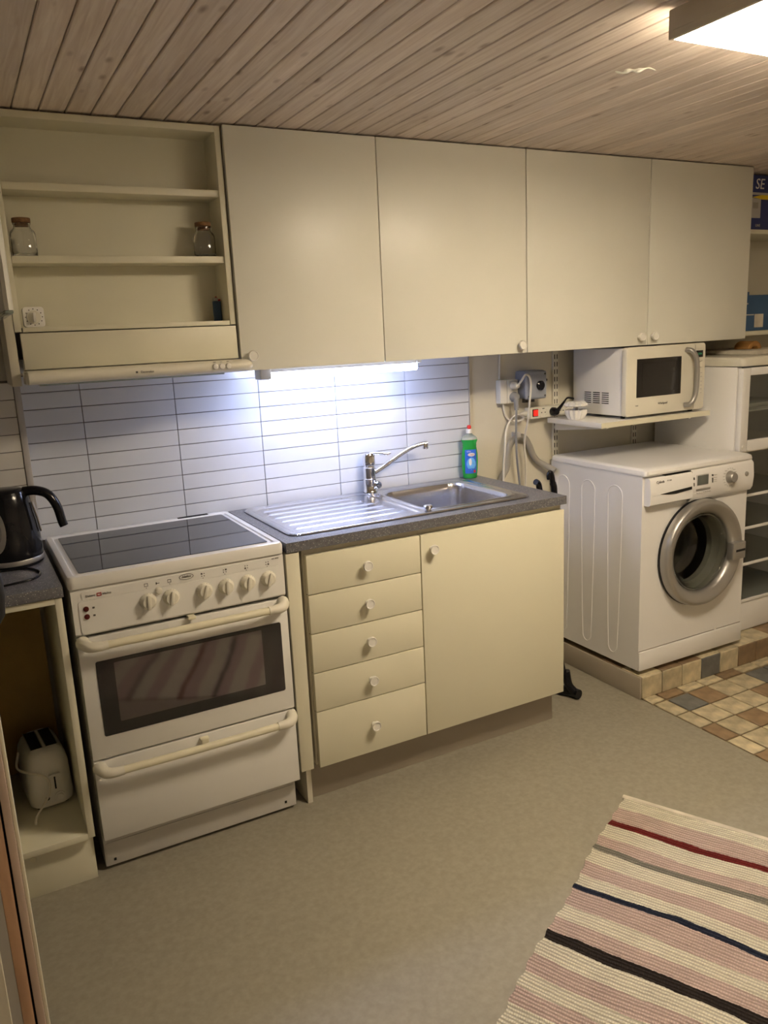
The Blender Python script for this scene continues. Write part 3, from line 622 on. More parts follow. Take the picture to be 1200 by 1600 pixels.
# toaster
t = thing('toaster', 'white two-slot toaster with a loose cord in the narrow cabinet', 'toaster', (-0.112, -0.285, 0.164), rz=0.10)
bm = bmesh.new()
def toaster_loops():
    L = []
    for z, ins in ((0.008, 0.006), (0.012, 0.002), (0.03, 0.0), (0.125, 0.002), (0.150, 0.006), (0.168, 0.014), (0.178, 0.026), (0.182, 0.036)):
        L.append([(p[0], p[1], z) for p in rrect(-0.062 + ins, -0.105 + ins, 0.062 - ins, 0.105 - ins, 0.040 - ins * 0.5, 8)])
    return L
L = ringmesh(bm, toaster_loops()); bm.faces.new(L[0][::-1]); bm.faces.new(L[-1]); bmesh.ops.recalc_face_normals(bm, faces=bm.faces[:])
obj('body', bm, 'whiteplastic', t, local=True)
for xs_ in (-0.021, 0.021):
    bm = bmesh.new(); box(bm, xs_ - .0155, -0.062, 0.1815, xs_ + .0155, 0.062, 0.1828, bev=.0005, seg=1); o = obj('slot', bm, 'gap', t, local=True)
    bm = bmesh.new()
    for a in (-.0165, .0165): box(bm, xs_ + a - .001, -0.063, 0.1815, xs_ + a + .001, 0.063, 0.184)
    obj('slot_rim', bm, 'silver', o, local=True)
obj('lever_slot', B(0.0, -0.1058, 0.055, 0.004, -0.1042, 0.100) if False else B(0.008, -0.1066, 0.062, 0.012, -0.104, 0.108), 'gap', t, local=True)
obj('lever', B(-0.006, -0.116, 0.105, 0.026, -0.105, 0.113, bev=.003), 'whiteplastic', t, local=True)
bm = bmesh.new(); lathe(bm, [(0.015, 0), (0.0145, 0.003), (0.010, 0.004), (0.009, 0.009), (0, 0.009)], (0.018, -0.1045, 0.036), 'y', 24); obj('dial', bm, 'whiteplastic', t, local=True)
bm = bmesh.new(); lathe(bm, [(0.006, 0), (0.005, 0.003), (0, 0.003)], (-0.016, -0.1045, 0.038), 'y', 16); obj('button', bm, 'gap', t, local=True)
bm = bmesh.new()
for a in (-.035, .035):
    for b in (-.075, .075): lathe(bm, [(0.010, 0.0), (0.010, 0.010)], (a, b, 0.0005), 'z', 12)
obj('feet', bm, 'black', t, local=True)
obj('cord', T([(-0.176, -0.30, 0.325), (-0.185, -0.345, 0.300), (-0.160, -0.385, 0.295), (-0.125, -0.400, 0.285), (-0.108, -0.405, 0.262), (-0.112, -0.412, 0.228), (-0.135, -0.425, 0.200), (-0.155, -0.44, 0.182), (-0.160, -0.46, 0.1695)], 0.0035, n=8), 'whitecord', t)
# kettle
KX, KY = -0.108, -0.250
t = thing('kettle', 'glossy black electric kettle with an oval water window on the left worktop', 'kettle', (KX, KY, 0.89))
bm = bmesh.new(); lathe(bm, [(0, 0.0005), (0.080, 0.0005), (0.083, 0.004), (0.083, 0.008)], (KX, KY, 0.89), 'z', 40); obj('base', bm, 'black', t)
bm = bmesh.new(); lathe(bm, [(0.080, 0.008), (0.084, 0.010), (0.085, 0.022), (0.084, 0.024)], (KX, KY, 0.89), 'z', 40); obj('steel_band', bm, 'silver', t)
bm = bmesh.new(); lathe(bm, [(0.084, 0.024), (0.085, 0.040), (0.083, 0.080), (0.077, 0.130), (0.070, 0.170), (0.064, 0.197), (0.060, 0.207)], (KX, KY, 0.89), 'z', 40)
bdy = obj('body', bm, 'black', t)
bm = bmesh.new(); lathe(bm, [(0.062, 0.207), (0.060, 0.214), (0.045, 0.221), (0.02, 0.2245), (0, 0.225)], (KX, KY, 0.89), 'z', 36); obj('lid', bm, 'black', t)
obj('handle', T([(KX + 0.052, KY - 0.012, 1.100), (KX + 0.085, KY - 0.022, 1.100), (KX + 0.115, KY - 0.032, 1.086), (KX + 0.134, KY - 0.038, 1.050), (KX + 0.142, KY - 0.042, 1.005), (KX + 0.146, KY - 0.044, 0.990)], lambda q: 0.014 - 0.002 * q, n=14, sx=1.2), 'black', t)
bm = bmesh.new(); tube(bm, [(KX + 0.070, KY - 0.020, 1.068), (KX + 0.078, KY - 0.022, 1.03), (KX + 0.085, KY - 0.02, 0.98)], 0.004, n=8); obj('chrome_strip', bm, 'silver', t)
# oval window on the kettle front
def on_kettle(ang, z, out):
    pr = [(0.085, 0.04), (0.083, 0.08), (0.077, 0.13), (0.070, 0.17), (0.064, 0.197)]; zz = z
    for (r0, h0), (r1, h1) in zip(pr, pr[1:]):
        if h0 <= zz <= h1: r = r0 + (r1 - r0) * (zz - h0) / (h1 - h0); break
    else: r = 0.083
    return (KX + (r + out) * math.cos(ang), KY + (r + out) * math.sin(ang), 0.89 + z)
def ovalpatch(a0, zc, aw, zh, out, hole=0.0):
    bm = bmesh.new(); rings = []
    for k in range(5):
        s = hole + (1 - hole) * k / 4
        rings.append([bm.verts.new(on_kettle(a0 + aw * s * math.cos(2 * PI * i / 32), zc + zh * s * math.sin(2 * PI * i / 32), out)) for i in range(32)])
    for a, b in zip(rings, rings[1:]):
        for i in range(32): bm.faces.new((a[i], a[(i + 1) % 32], b[(i + 1) % 32], b[i]))
    if hole == 0: bmesh.ops.remove_doubles(bm, verts=bm.verts, dist=1e-6)
    return bm
A0 = math.radians(-118)
w_ = obj('window_rim', ovalpatch(A0, 0.112, 0.36, 0.062, 0.0018, 0.6), 'silver', t)
obj('water_window', ovalpatch(A0, 0.112, 0.23, 0.041, 0.0012), 'greycord', w_)
obj('cord', T([(-0.20, -0.335, 0.8935), (-0.15, -0.334, 0.8935), (-0.085, -0.345, 0.8935), (-0.058, -0.385, 0.8935), (-0.052, -0.432, 0.8935), (-0.072, -0.472, 0.8935), (-0.12, -0.490, 0.8935), (-0.20, -0.505, 0.8935)], 0.003, n=8), 'black', t)
# open upper cabinet at the left edge
t = thing('wall_cabinet', 'cream wall cabinet at the top left edge with its door swung open', 'cabinet', (-0.3, -0.2, 1.58), group=None)
obj('body', B(-0.60, -0.332, 1.58, -0.048, -0.085, UZ1, bev=.001), 'creamside', t)
bm = bmesh.new(); prism(bm, [(-0.062, -0.345), (-0.040, -0.345), (-0.040, -0.655), (-0.0425, -0.665), (-0.051, -0.670), (-0.0595, -0.665), (-0.062, -0.655)], 'z', 1.588, UZ1)
d = obj('door', bm, 'creamdoor', t)
bm = bmesh.new(); box(bm, -0.061, -0.667, 1.5795, -0.041, -0.345, 1.5885, bev=.004); obj('edge_profile', bm, 'clearplastic', d)
# black bag hung on the door jamb
t = thing('black_bag', 'black cloth item hanging at the left edge in front of the worktop', 'bag', (-0.205, -1.14, 0.98))
bm = bmesh.new(); lathe(bm, [(0, 0), (0.018, 0.004), (0.036, 0.03), (0.042, 0.07), (0.040, 0.11), (0.028, 0.14), (0.012, 0.155), (0, 0.16)], (-0.2, -1.14, 0.978), 'z', 20)
bmesh.ops.scale(bm, vec=(1, 0.6, 1), space=Matrix.Translation((0, 1.14, 0)), verts=bm.verts); obj('pouch', bm, 'blackmat', t)
obj('strap', T([(-0.2, -1.14, 1.135), (-0.212, -1.150, 1.17), (-0.222, -1.170, 1.20), (-0.228, -1.185, 1.205)], 0.004, n=8), 'blackmat', t)
# door jamb and end of the partition, close to the camera
jy = -1.2
wpart = struct('wall_partition', B(-1.2, jy - 0.10, 0.0, -0.262, jy, CZ - .02), 'wallpaint')
dj = struct('trim_3', B(-0.262, jy - 0.07, 0, -0.2445, jy, CZ - .02), 'greydoor')
struct('trim_4', B(-0.2445, jy - 0.07, 0, -0.2245, jy, CZ - .02, bev=.002), 'leaf')
struct('jamb_gap_shade', B(-0.2245, jy - 0.05, 0, -0.2205, jy, CZ - .02), 'gap')  # dark strip painted as the shaded gap between the jamb boards
struct('trim_6', B(-0.2205, jy - 0.07, 0, -0.2065, jy, CZ - .02, bev=.002), 'pinkwood')
struct('trim_7', B(-0.2065, jy - 0.06, 0, -0.1995, jy, CZ - .02, bev=.002), 'cream')

# ================================================================== THINGS ON THE OPEN SHELF
def jar(x, y, z, label):
    t = thing('glass_jar', label, 'jar', (x, y, z), group='corked glass jars')
    out = [(0.0, 0.0005), (0.029, 0.0005), (0.032, 0.004), (0.0325, 0.010), (0.0325, 0.060), (0.030, 0.068), (0.0225, 0.075), (0.0215, 0.078), (0.0215, 0.084), (0.0235, 0.0855), (0.0235, 0.088), (0.0215, 0.0885)]
    inn = [(0.0185, 0.0885), (0.0185, 0.078), (0.020, 0.073), (0.027, 0.066), (0.0300, 0.059), (0.0300, 0.012), (0.027, 0.007), (0, 0.006)]
    bm = bmesh.new(); lathe(bm, out + inn, (x, y, z), 'z', 36, cap0=False, cap1=False); obj('body', bm, 'glass', t)
    bm = bmesh.new(); lathe(bm, [(0, 0.078), (0.0178, 0.078), (0.0183, 0.089), (0.0238, 0.0895), (0.0242, 0.099), (0.0235, 0.1015), (0, 0.1015)], (x, y, z), 'z', 28); obj('stopper', bm, 'cork', t)
jar(0.036, -0.275, 1.7453, 'corked clear glass jar at the left end of the middle shelf')
jar(0.540, -0.272, 1.7453, 'corked clear glass jar at the right end of the middle shelf')
t = thing('kitchen_timer', 'square white kitchen timer with a round dial on the bottom shelf', 'timer', (0.036, -0.28, 1.557))
bm = bmesh.new(); prism(bm, rrect(0.006, 1.5575, 0.060, 1.6115, 0.008), 'y', -0.305, -0.270, bev=.0015); obj('body', bm, 'porcelain', t)
bm = bmesh.new(); cx, cz = 0.033, 1.5845
for k in range(12):
    a = 2 * PI * k / 12; lathe(bm, [(0, 0), (0.0016, 0), (0.0016, 0.0008), (0, 0.0008)], (cx + .0215 * math.sin(a), -0.3052, cz + .0215 * math.cos(a)), 'y', 8)
obj('dial_marks', bm, 'print', t)
bm = bmesh.new(); lathe(bm, [(0, 0), (0.0180, 0), (0.0175, 0.003), (0, 0.003)], (cx, -0.3052, cz), 'y', 32); dl = obj('dial', bm, 'offwhite', t)
bm = B(cx - .0035, -0.322, cz - .015, cx + .0035, -0.308, cz + .012, bev=.002); obj('grip', bm, 'whiteplastic', dl)
t = thing('lighter', 'dark blue plastic lighter standing at the right of the bottom shelf', 'lighter', (0.562, -0.24, 1.557))
bm = bmesh.new(); prism(bm, rrect(0.555, -0.257, 0.581, -0.243, 0.006), 'z', 1.5575, 1.618); obj('body', bm, 'blue', t)
obj('metal_hood', B(0.557, -0.256, 1.6185, 0.572, -0.244, 1.629, bev=.002), 'silver', t)
bm = bmesh.new(); tube(bm, [(0.566, -0.250, 1.632), (0.573, -0.250, 1.622), (0.580, -0.250, 1.622)], 0.0028, n=8); obj('thumb_lever', bm, 'redprint', t)

# ================================================================== SOCKET WALL
t = thing('wall_socket', 'white surface-mounted double wall socket with two plugs', 'socket', (1.85, -0.02, 1.18))
sb = obj('box', B(1.806, -0.034, 1.188, 1.840, -0.0005, 1.285, bev=.003), 'whiteplastic', t)
pbx = obj('plate', B(1.841, -0.036, 1.188, 1.895, -0.0005, 1.285, bev=.003), 'offwhite', t)
for zz in (1.261, 1.214):
    bm = bmesh.new(); lathe(bm, [(0.0195, 0), (0.0195, 0.002), (0.017, 0.002), (0.017, 0.0005), (0, 0.0005)], (1.868, -0.0362, zz), 'y', 24); obj('outlet', bm, 'whiteplastic', pbx)
t = thing('white_plug', 'white plug and cord in the upper wall socket looping down to the strip', 'plug', (1.868, -0.05, 1.26))
bm = bmesh.new(); lathe(bm, [(0.017, 0), (0.017, 0.010), (0.012, 0.028), (0.009, 0.034)], (1.868, -0.0392, 1.261), 'y', 20); obj('plug', bm, 'whitecord', t)
obj('cord', T([(1.868, -0.072, 1.262), (1.870, -0.095, 1.285), (1.885, -0.100, 1.305), (1.905, -0.100, 1.297), (1.913, -0.099, 1.262), (1.908, -0.098, 1.20), (1.905, -0.09, 1.12), (1.912, -0.055, 1.02), (1.930, -0.04, 0.90), (1.930, -0.03, 0.70)], 0.0045, n=8), 'whitecord', t)
t = thing('grey_plug', 'grey round plug in the lower wall socket with a cord hanging straight down', 'plug', (1.868, -0.05, 1.21))
bm = bmesh.new(); lathe(bm, [(0.020, 0), (0.020, 0.012), (0.014, 0.026), (0, 0.028)], (1.868, -0.0392, 1.214), 'y', 22); obj('plug', bm, 'greycord', t)
obj('sleeve', T([(1.868, -0.055, 1.212), (1.866, -0.062, 1.190), (1.866, -0.062, 1.160)], lambda q: 0.013 - 0.004 * q, n=10), 'greycord', t)
obj('cord', T([(1.866, -0.062, 1.165), (1.865, -0.06, 1.08), (1.870, -0.055, 0.98), (1.885, -0.045, 0.90), (1.905, -0.035, 0.80), (1.915, -0.03, 0.70)], 0.0045, n=8), 'greycord', t)
obj('power_cable', T([(1.826, -0.006, 1.40), (1.824, -0.006, 1.34), (1.822, -0.006, 1.288)], 0.0045, n=8), 'whitecord', label='thin white cable running up the wall from the socket into the cabinet', cat='cable')
obj('loop_cable', T([(1.835, -0.012, 1.186), (1.842, -0.012, 1.15), (1.862, -0.014, 1.118), (1.90, -0.030, 1.108), (1.928, -0.030, 1.122), (1.90, -0.028, 1.137), (1.868, -0.022, 1.118), (1.836, -0.030, 1.075), (1.818, -0.046, 1.01), (1.806, -0.050, 0.93), (1.803, -0.050, 0.80), (1.803, -0.050, 0.70)], 0.0045, n=8), 'whitecord', label='white cord looping left from the power strip and down behind the worktop', cat='cable')
t = thing('control_box', 'blue-grey plastic junction box with a round black knob on the wall', 'control box', (1.95, -0.04, 1.2))
bx = obj('housing', B(1.905, -0.070, 1.203, 2.012, -0.0005, 1.318, bev=.008, seg=3), 'greybox', t)
obj('lid', B(1.899, -0.086, 1.200, 2.010, -0.066, 1.316, bev=.010, seg=3), 'greybox', t)
bm = bmesh.new(); lathe(bm, [(0.020, 0), (0.020, 0.006), (0.014, 0.010), (0.013, 0.015), (0, 0.015)], (1.972, -0.0865, 1.256), 'y', 24); obj('knob', bm, 'black', t)
bm = bmesh.new()
for a, b in ((1.912, 1.303), (1.912, 1.213), (1.998, 1.303), (1.998, 1.213)): lathe(bm, [(0.0045, 0), (0.004, 0.001), (0, 0.001)], (a, -0.0865, b), 'y', 12)
obj('screw', bm, 'print', t)
bm = bmesh.new(); lathe(bm, [(0.006, 0), (0.006, 0.014), (0, 0.015)], (2.011, -0.062, 1.275), 'x', 12); obj('side_knob', bm, 'black', t)
bm = bmesh.new()
for a in (1.918, 1.936, 1.965): lathe(bm, [(0.008, 0), (0.008, 0.016)], (a, -0.045, 1.186), 'z', 12)
obj('cable_gland', bm, 'print', t)
t = thing('power_strip', 'white power strip with a lit red switch on the wall beside the shelf', 'power strip', (2.05, -0.02, 1.11))
PS = -0.042
obj('body', B(1.955, PS, 1.112, 2.215, -0.0005, 1.160, bev=.005), 'offwhite', t)
sw = obj('switch_frame', B(1.966, PS - .002, 1.121, 1.996, PS + .002, 1.153, bev=.002), 'black', t)
obj('switch', B(1.969, PS - .006, 1.124, 1.993, PS, 1.150, bev=.002), 'redglow', sw)
for xk in (2.024, 2.074, 2.124, 2.174):
    bm = bmesh.new(); lathe(bm, [(0.021, 0), (0.021, 0.0016), (0.0185, 0.0016), (0.0180, 0.0004), (0, 0.0004)], (xk, PS - .0003, 1.136), 'y', 24); o = obj('outlet', bm, 'offwhite', t)
    bm = bmesh.new()
    for a in (-.0095, .0095): lathe(bm, [(0.0025, 0), (0.0025, 0.0006), (0, 0.0006)], (xk + a, PS - .0012, 1.136), 'y', 10)
    box(bm, xk - .006, PS - .0015, 1.151, xk + .006, PS - .0008, 1.154); obj('pin_holes', bm, 'gap', o)
bm = bmesh.new(); lathe(bm, [(0.013, 0), (0.010, -0.02), (0.006, -0.035)], (1.955, PS / 2, 1.136), 'x', 14); obj('cord_sleeve', bm, 'offwhite', t)
t = thing('black_plug', 'black plug in the power strip with a black cord behind the white dish', 'plug', (2.074, -0.06, 1.12))
bm = bmesh.new(); lathe(bm, [(0.018, 0), (0.0185, 0.014), (0.013, 0.030), (0, 0.032)], (2.074, PS - .0021, 1.136), 'y', 22); obj('plug', bm, 'black', t)
obj('cord', T([(2.076, -0.066, 1.136), (2.093, -0.066, 1.150), (2.118, -0.064, 1.172), (2.145, -0.055, 1.188), (2.175, -0.05, 1.185), (2.21, -0.045, 1.178)], lambda q: 0.010 - 0.006 * min(1, q * 2), n=10), 'black', t)
obj('drain_hose', T([(1.790, -0.022, 0.70), (1.790, -0.022, 0.80), (1.812, -0.022, 0.868), (1.842, -0.022, 0.915), (1.846, -0.022, 0.965), (1.862, -0.022, 1.012), (1.895, -0.022, 1.038), (1.935, -0.022, 1.034), (1.962, -0.022, 0.998), (1.985, -0.022, 0.950), (2.015, -0.022, 0.918), (2.045, -0.035, 0.90), (2.065, -0.07, 0.88)], 0.0135, n=14, k=10, ribs=0.05), 'hose', label='grey ribbed drain hose arching on the wall behind the worktop', cat='hose')
obj('hose_clip', B(1.885, -0.040, 1.040, 1.905, -0.0005, 1.062, bev=.002), 'trimgrey', label='small grey clip on the wall above the drain hose', cat='clip')
# slotted rails, bracket and shelf
def rail(x, z0_, z1_, lab):
    t = thing('wall_rail', lab, 'rail', (x, -0.01, z0_), group='slotted shelf rails')
    obj('channel', B(x - .014, -0.012, z0_, x + .014, -0.0005, z1_, bev=.001), 'offwhite', t)
    bm = bmesh.new(); z = z0_ + .01
    while z < z1_ - .03:
        for a in (-.0065, .0065): box(bm, x + a - .0018, -0.0128, z, x + a + .0018, -0.0115, z + .020)
        z += .032
    obj('slots', bm, 'gap', t)
rail(2.118, 0.93, 1.402, 'slotted cream shelf rail on the wall beside the grey box, left of the two'); rail(2.590, 0.93, 1.402, 'slotted cream shelf rail behind the microwave, right of the two')
t = thing('microwave_shelf', 'cream wall shelf on brackets carrying the microwave', 'shelf', (2.35, -0.19, 1.09))
obj('board', B(2.045, -0.372, 1.090, 2.662, -0.044, 1.111, bev=.0015), 'whiteplastic', t)
obj('front_edging', B(2.045, -0.3745, 1.090, 2.662, -0.372, 1.111), 'cream', t)
for xk in (2.118, 2.590):
    bm = bmesh.new(); prism(bm, [(-0.0130, 1.050), (-0.0130, 1.089), (-0.33, 1.089), (-0.33, 1.079), (-0.05, 1.052)], 'x', xk - .006, xk + .006); obj('bracket', bm, 'whiteplastic', t)
# ribbed porcelain dish
t = thing('lidded_dish', 'small fluted white porcelain dish with its lid on top, beside the microwave', 'dish', (2.075, -0.170, 1.111))
def fluted(prof, n=48, amp=0.13, lobes=12):
    bm = bmesh.new(); lathe(bm, prof, (0, 0, 0), 'z', n)
    for v in bm.verts:
        r = math.hypot(v.co.x, v.co.y)
        if r > 0.01: a = math.atan2(v.co.y, v.co.x); s = 1 - amp * (0.5 + 0.5 * math.cos(lobes * a)); v.co.x *= s; v.co.y *= s
    bmesh.ops.translate(bm, vec=(2.084, -0.180, 1.1115), verts=bm.verts); return bm
obj('bowl', fluted([(0, 0), (0.030, 0), (0.034, 0.003), (0.044, 0.022), (0.046, 0.038), (0.043, 0.040), (0.040, 0.030), (0.02, 0.006), (0, 0.006)]), 'porcelain', t)
obj('lid', fluted([(0.0, 0.0525), (0.042, 0.0525), (0.0490, 0.057), (0.0475, 0.066), (0.034, 0.074), (0.0, 0.076)]), 'porcelain', t)
bm = bmesh.new(); lathe(bm, [(0.010, 0.006), (0.010, 0.0520)], (2.084, -0.180, 1.1115), 'z', 16); obj('stem', bm, 'silver', t)

# ================================================================== MICROWAVE
t = thing('microwave', 'white microwave oven with a silver bow handle on the wall shelf', 'microwave', (2.405, -0.2, 1.111))
mz0, mz1 = 1.122, 1.398
obj('body', B(2.187, -0.338, mz0 + .002, 2.622, -0.045, mz1 - .003, bev=.003), 'whitelac', t)
bm = bmesh.new(); prism(bm, rrect(2.180, mz0, 2.630, mz1, 0.014), 'y', -0.366, -0.339, bev=.003); fp = obj('front_panel', bm, 'offwhite', t)
wnd = obj('window', B(2.236, -0.3675, 1.196, 2.487, -0.365, 1.350, bev=.001), 'ovenglass', fp)
obj('window_mesh', B(2.265, -0.3682, 1.215, 2.462, -0.367, 1.332, bev=.001), 'ovenglass', wnd)
hd = obj('handle', T([(2.512, -0.366, 1.375), (2.525, -0.388, 1.368), (2.542, -0.396, 1.335), (2.548, -0.397, 1.26), (2.542, -0.396, 1.188), (2.525, -0.388, 1.152), (2.512, -0.366, 1.145)], 0.0105, n=12, sx=1.25), 'silver', t)
obj('door_seam', B(2.566, -0.3672, mz0 + .006, 2.5675, -0.365, mz1 - .006), 'hose', fp)
dp = obj('display', B(2.572, -0.3685, 1.340, 2.612, -0.365, 1.368, bev=.001), 'black', fp)
lettering('12:06', 0.011, (2.592, -0.3690, 1.354), 'lcdgreen', dp)
bm = bmesh.new(); lathe(bm, [(0.013, 0), (0.0125, 0.008), (0.011, 0.010), (0, 0.010)], (2.594, -0.3662, 1.310), 'y', 24); obj('dial', bm, 'offwhite', fp)
for k, (zz, w, h_) in enumerate(((1.325, .016, .002), (1.274, .010, .006), (1.258, .010, .008), (1.238, .012, .006), (1.222, .010, .006), (1.206, .012, .003), (1.19, .014, .002))):
    obj('button', B(2.585 - w / 2, -0.3675, zz - h_ / 2, 2.585 + w / 2, -0.3655, zz + h_ / 2), 'trimgrey', fp)
    obj('symbol', B(2.603, -0.3672, zz - .001, 2.613, -0.3655, zz + .001), 'trimgrey', fp)
lettering('Whirlpool', 0.013, (2.385, -0.3665, 1.164), 'print', fp); lettering('MAX', 0.007, (2.240, -0.3665, 1.163), 'print', fp)
bm = bmesh.new()
for c in range(3):
    for r_ in range(6): box(bm, 2.1862, -0.262 + c * .052, 1.170 - .0 + r_ * .0085, 2.1876, -0.222 + c * .052, 1.1735 + r_ * .0085)
obj('vent_slots', bm, 'gap', t)
bm = bmesh.new()
for a in (2.21, 2.60):
    for b in (-0.32, -0.08): lathe(bm, [(0.010, 0), (0.010, 0.012)], (a, b, 1.1115), 'z', 12)
obj('feet', bm, 'black', t)

# ================================================================== WASHING MACHINE
t = thing('washing_machine', 'white front-loading washing machine on the raised tiled plinth', 'washing machine', (2.39, -0.3, PZ))
wx0, wx1, wy0, wy1 = 2.086, 2.690, -0.556, -0.02
WB = PZ + 0.019
bm = bmesh.new()
# casing: sides, back, bottom, front with a round opening
def quad(bm, *p): bm.faces.new([bm.verts.new(q) for q in p])
ztop = 0.918
quad(bm, (wx0, wy0, WB), (wx0, wy1, WB), (wx0, wy1, ztop), (wx0, wy0, ztop)); quad(bm, (wx1, wy0, WB), (wx1, wy0, ztop), (wx1, wy1, ztop), (wx1, wy1, WB))
quad(bm, (wx0, wy1, WB), (wx1, wy1, WB), (wx1, wy1, ztop), (wx0, wy1, ztop)); quad(bm, (wx0, wy0, WB), (wx1, wy0, WB), (wx1, wy1, WB), (wx0, wy1, WB))
quad(bm, (wx0, wy0, ztop), (wx0, wy1, ztop), (wx1, wy1, ztop), (wx1, wy0, ztop))
DX, DZ, DR = 2.400, 0.567, 0.176
N = 64; cir = []; rec = []
for i in range(N):
    a = 2 * PI * i / N + PI / N; c, s = math.cos(a), math.sin(a); cir.append(bm.verts.new((DX + DR * c, wy0, DZ + DR * s)))
    x0, x1, za, zb = wx0 - DX, wx1 - DX, WB - DZ, ztop - DZ
    k = min(((x1 if c > 0 else x0) / c) if abs(c) > 1e-6 else 9, ((zb if s > 0 else za) / s) if abs(s) > 1e-6 else 9); rec.append(bm.verts.new((DX + k * c, wy0, DZ + k * s)))
for i in range(N): bm.faces.new((cir[i], cir[(i + 1) % N], rec[(i + 1) % N], rec[i]))
for cx_, cz_ in ((wx0, WB), (wx1, WB), (wx0, ztop), (wx1, ztop)):
    v = bm.verts.new((cx_, wy0, cz_)); q = sorted(rec, key=lambda r: (r.co - v.co).length)
    a = next(r for r in q if abs(r.co.x - cx_) < 1e-4); b = next(r for r in q if abs(r.co.z - cz_) < 1e-4)
    if a is not b: bm.faces.new((v, a, b))
bmesh.ops.recalc_face_normals(bm, faces=bm.faces[:])
cas = obj('casing', bm, 'whitelac', t)
bm = bmesh.new()
L = ringmesh(bm, [rr3(wx0 - .003, wy0 - .018, wx1 + .003, wy1, .012, 0.917), rr3(wx0 - .004, wy0 - .022, wx1 + .004, wy1 + .001, .016, 0.924), rr3(wx0 - .002, wy0 - .020, wx1 + .002, wy1, .018, 0.936), rr3(wx0 + .006, wy0 - .006, wx1 - .006, wy1 - .006, .018, 0.9425), rr3(wx0 + .02, wy0 + .02, wx1 - .02, wy1 - .02, .018, 0.9435)])
bm.faces.new(L[0][::-1]); bm.faces.new(L[-1]); bmesh.ops.recalc_face_normals(bm, faces=bm.faces[:]); obj('top_plate', bm, 'whitelac', t)
for yc in (-0.10, -0.256, -0.412):
    bm = bmesh.new(); path = []
    for i in range(13): a = PI * i / 12; path.append((wx0, yc + 0.040 * math.cos(a), 0.822 + 0.040 * math.sin(a)))
    path += [(wx0, yc - 0.037, 0.6), (wx0, yc - 0.030, 0.3)]
    for i in range(1, 12): a = PI + PI * i / 12; path.append((wx0, yc + 0.026 * math.cos(a), 0.185 + 0.034 * math.sin(a)))
    path += [(wx0, yc + 0.030, 0.3), (wx0, yc + 0.037, 0.6), (wx0, yc + 0.040, 0.822)]
    tube(bm, path, 0.0022, n=6, smooth=False); obj('side_rib', bm, 'whitelac', cas)
# panel
bm = bmesh.new(); pr = [(wy0, 0.785), (wy0 - .014, 0.790), (wy0 - .024, 0.806), (wy0 - .029, 0.850), (wy0 - .024, 0.905), (wy0 - .016, 0.915), (wy0, 0.915)]
prism(bm, pr, 'x', 2.330, wx1 + .001, bev=.0)
pn = obj('control_panel', bm, 'whitelac', t)
bm = bmesh.new(); prism(bm, [(wy0, 0.775), (wy0 - .018, 0.800), (wy0, 0.800)], 'x', 2.33, 2.62); obj('panel_lip', bm, 'whitelac', pn)
bm = bmesh.new(); prism(bm, [(wy0, 0.800), (wy0 - .022, 0.800), (wy0 - .032, 0.806), (wy0 - .034, 0.850), (wy0 - .028, 0.902), (wy0 - .022, 0.909), (wy0, 0.909)], 'x', wx0 + .010, 2.326, bev=.0)
dw = obj('detergent_drawer', bm, 'whitelac', t)
bm = bmesh.new(); prism(bm, [(2.148, 0.844), (2.20, 0.847), (2.318, 0.853), (2.318, 0.842), (2.23, 0.836), (2.19, 0.838)], 'y', wy0 - .0355, wy0 - .030); obj('grip_recess', bm, 'gap', dw)
obj('drawer_gap', B(wx0 + .10, wy0 - .020, 0.9095, 2.326, wy0 - .002, 0.9125), 'gap', t)
lettering('Cylinda', 0.014, (2.147, wy0 - .0325, 0.892), 'print', dw, shear=0.1); lettering('FT 3104', 0.007, (2.195, wy0 - .0325, 0.893), 'print', dw)
FYp = wy0 - .030
dsp = obj('display', B(2.354, FYp - .001, 0.851, 2.416, FYp + .006, 0.890, bev=.002), 'lcd', pn)
obj('display_rim', B(2.351, FYp + .0005, 0.848, 2.419, FYp + .006, 0.893, bev=.002), 'trimgrey', pn)
for a, b, c, e_ in ((2.334, 2.338, 0.850, 0.864), (2.334, 2.338, 0.876, 0.886), (2.439, 2.444, 0.852, 0.872), (2.439, 2.444, 0.879, 0.886)): obj('button', B(a, FYp - .001, c, b, FYp + .005, e_, bev=.001), 'print', pn)
obj('button_bar', B(2.350, FYp, 0.828, 2.432, FYp + .008, 0.837, bev=.003), 'silver', pn)
bm = bmesh.new()
for i in range(7): box(bm, 2.355 + i * .012, FYp - .0002, 0.8195, 2.360 + i * .012, FYp + .006, 0.821)
for zz in (0.882, 0.870, 0.862, 0.854): box(bm, 2.450, FYp - .0002, zz, 2.466, FYp + .004, zz + .0014)
obj('symbol', bm, 'trimgrey', pn)
bm = bmesh.new(); lathe(bm, [(0.026, 0), (0.0255, 0.004), (0.023, 0.010), (0.021, 0.022), (0.018, 0.025), (0, 0.0255)], (2.545, FYp + .003, 0.862), 'y', 32); obj('programme_dial', bm, 'silver', pn)
bm = bmesh.new()
for i in range(18):
    a = 2 * PI * i / 18; r_ = .037; box(bm, 2.545 + math.sin(a) * r_ - (.005 if abs(math.sin(a)) > .4 else .0012), FYp + .000, 0.862 + math.cos(a) * r_ - .0008, 2.545 + math.sin(a) * r_ + (.005 if abs(math.sin(a)) > .4 else .0012), FYp + .004, 0.862 + math.cos(a) * r_ + .0008)
obj('dial_marks', bm, 'trimgrey', pn)
bm = bmesh.new(); lathe(bm, [(0.010, 0), (0.010, 0.004), (0.008, 0.006), (0, 0.006)], (2.645, FYp + .003, 0.863), 'y', 20); obj('power_button', bm, 'silver', pn)
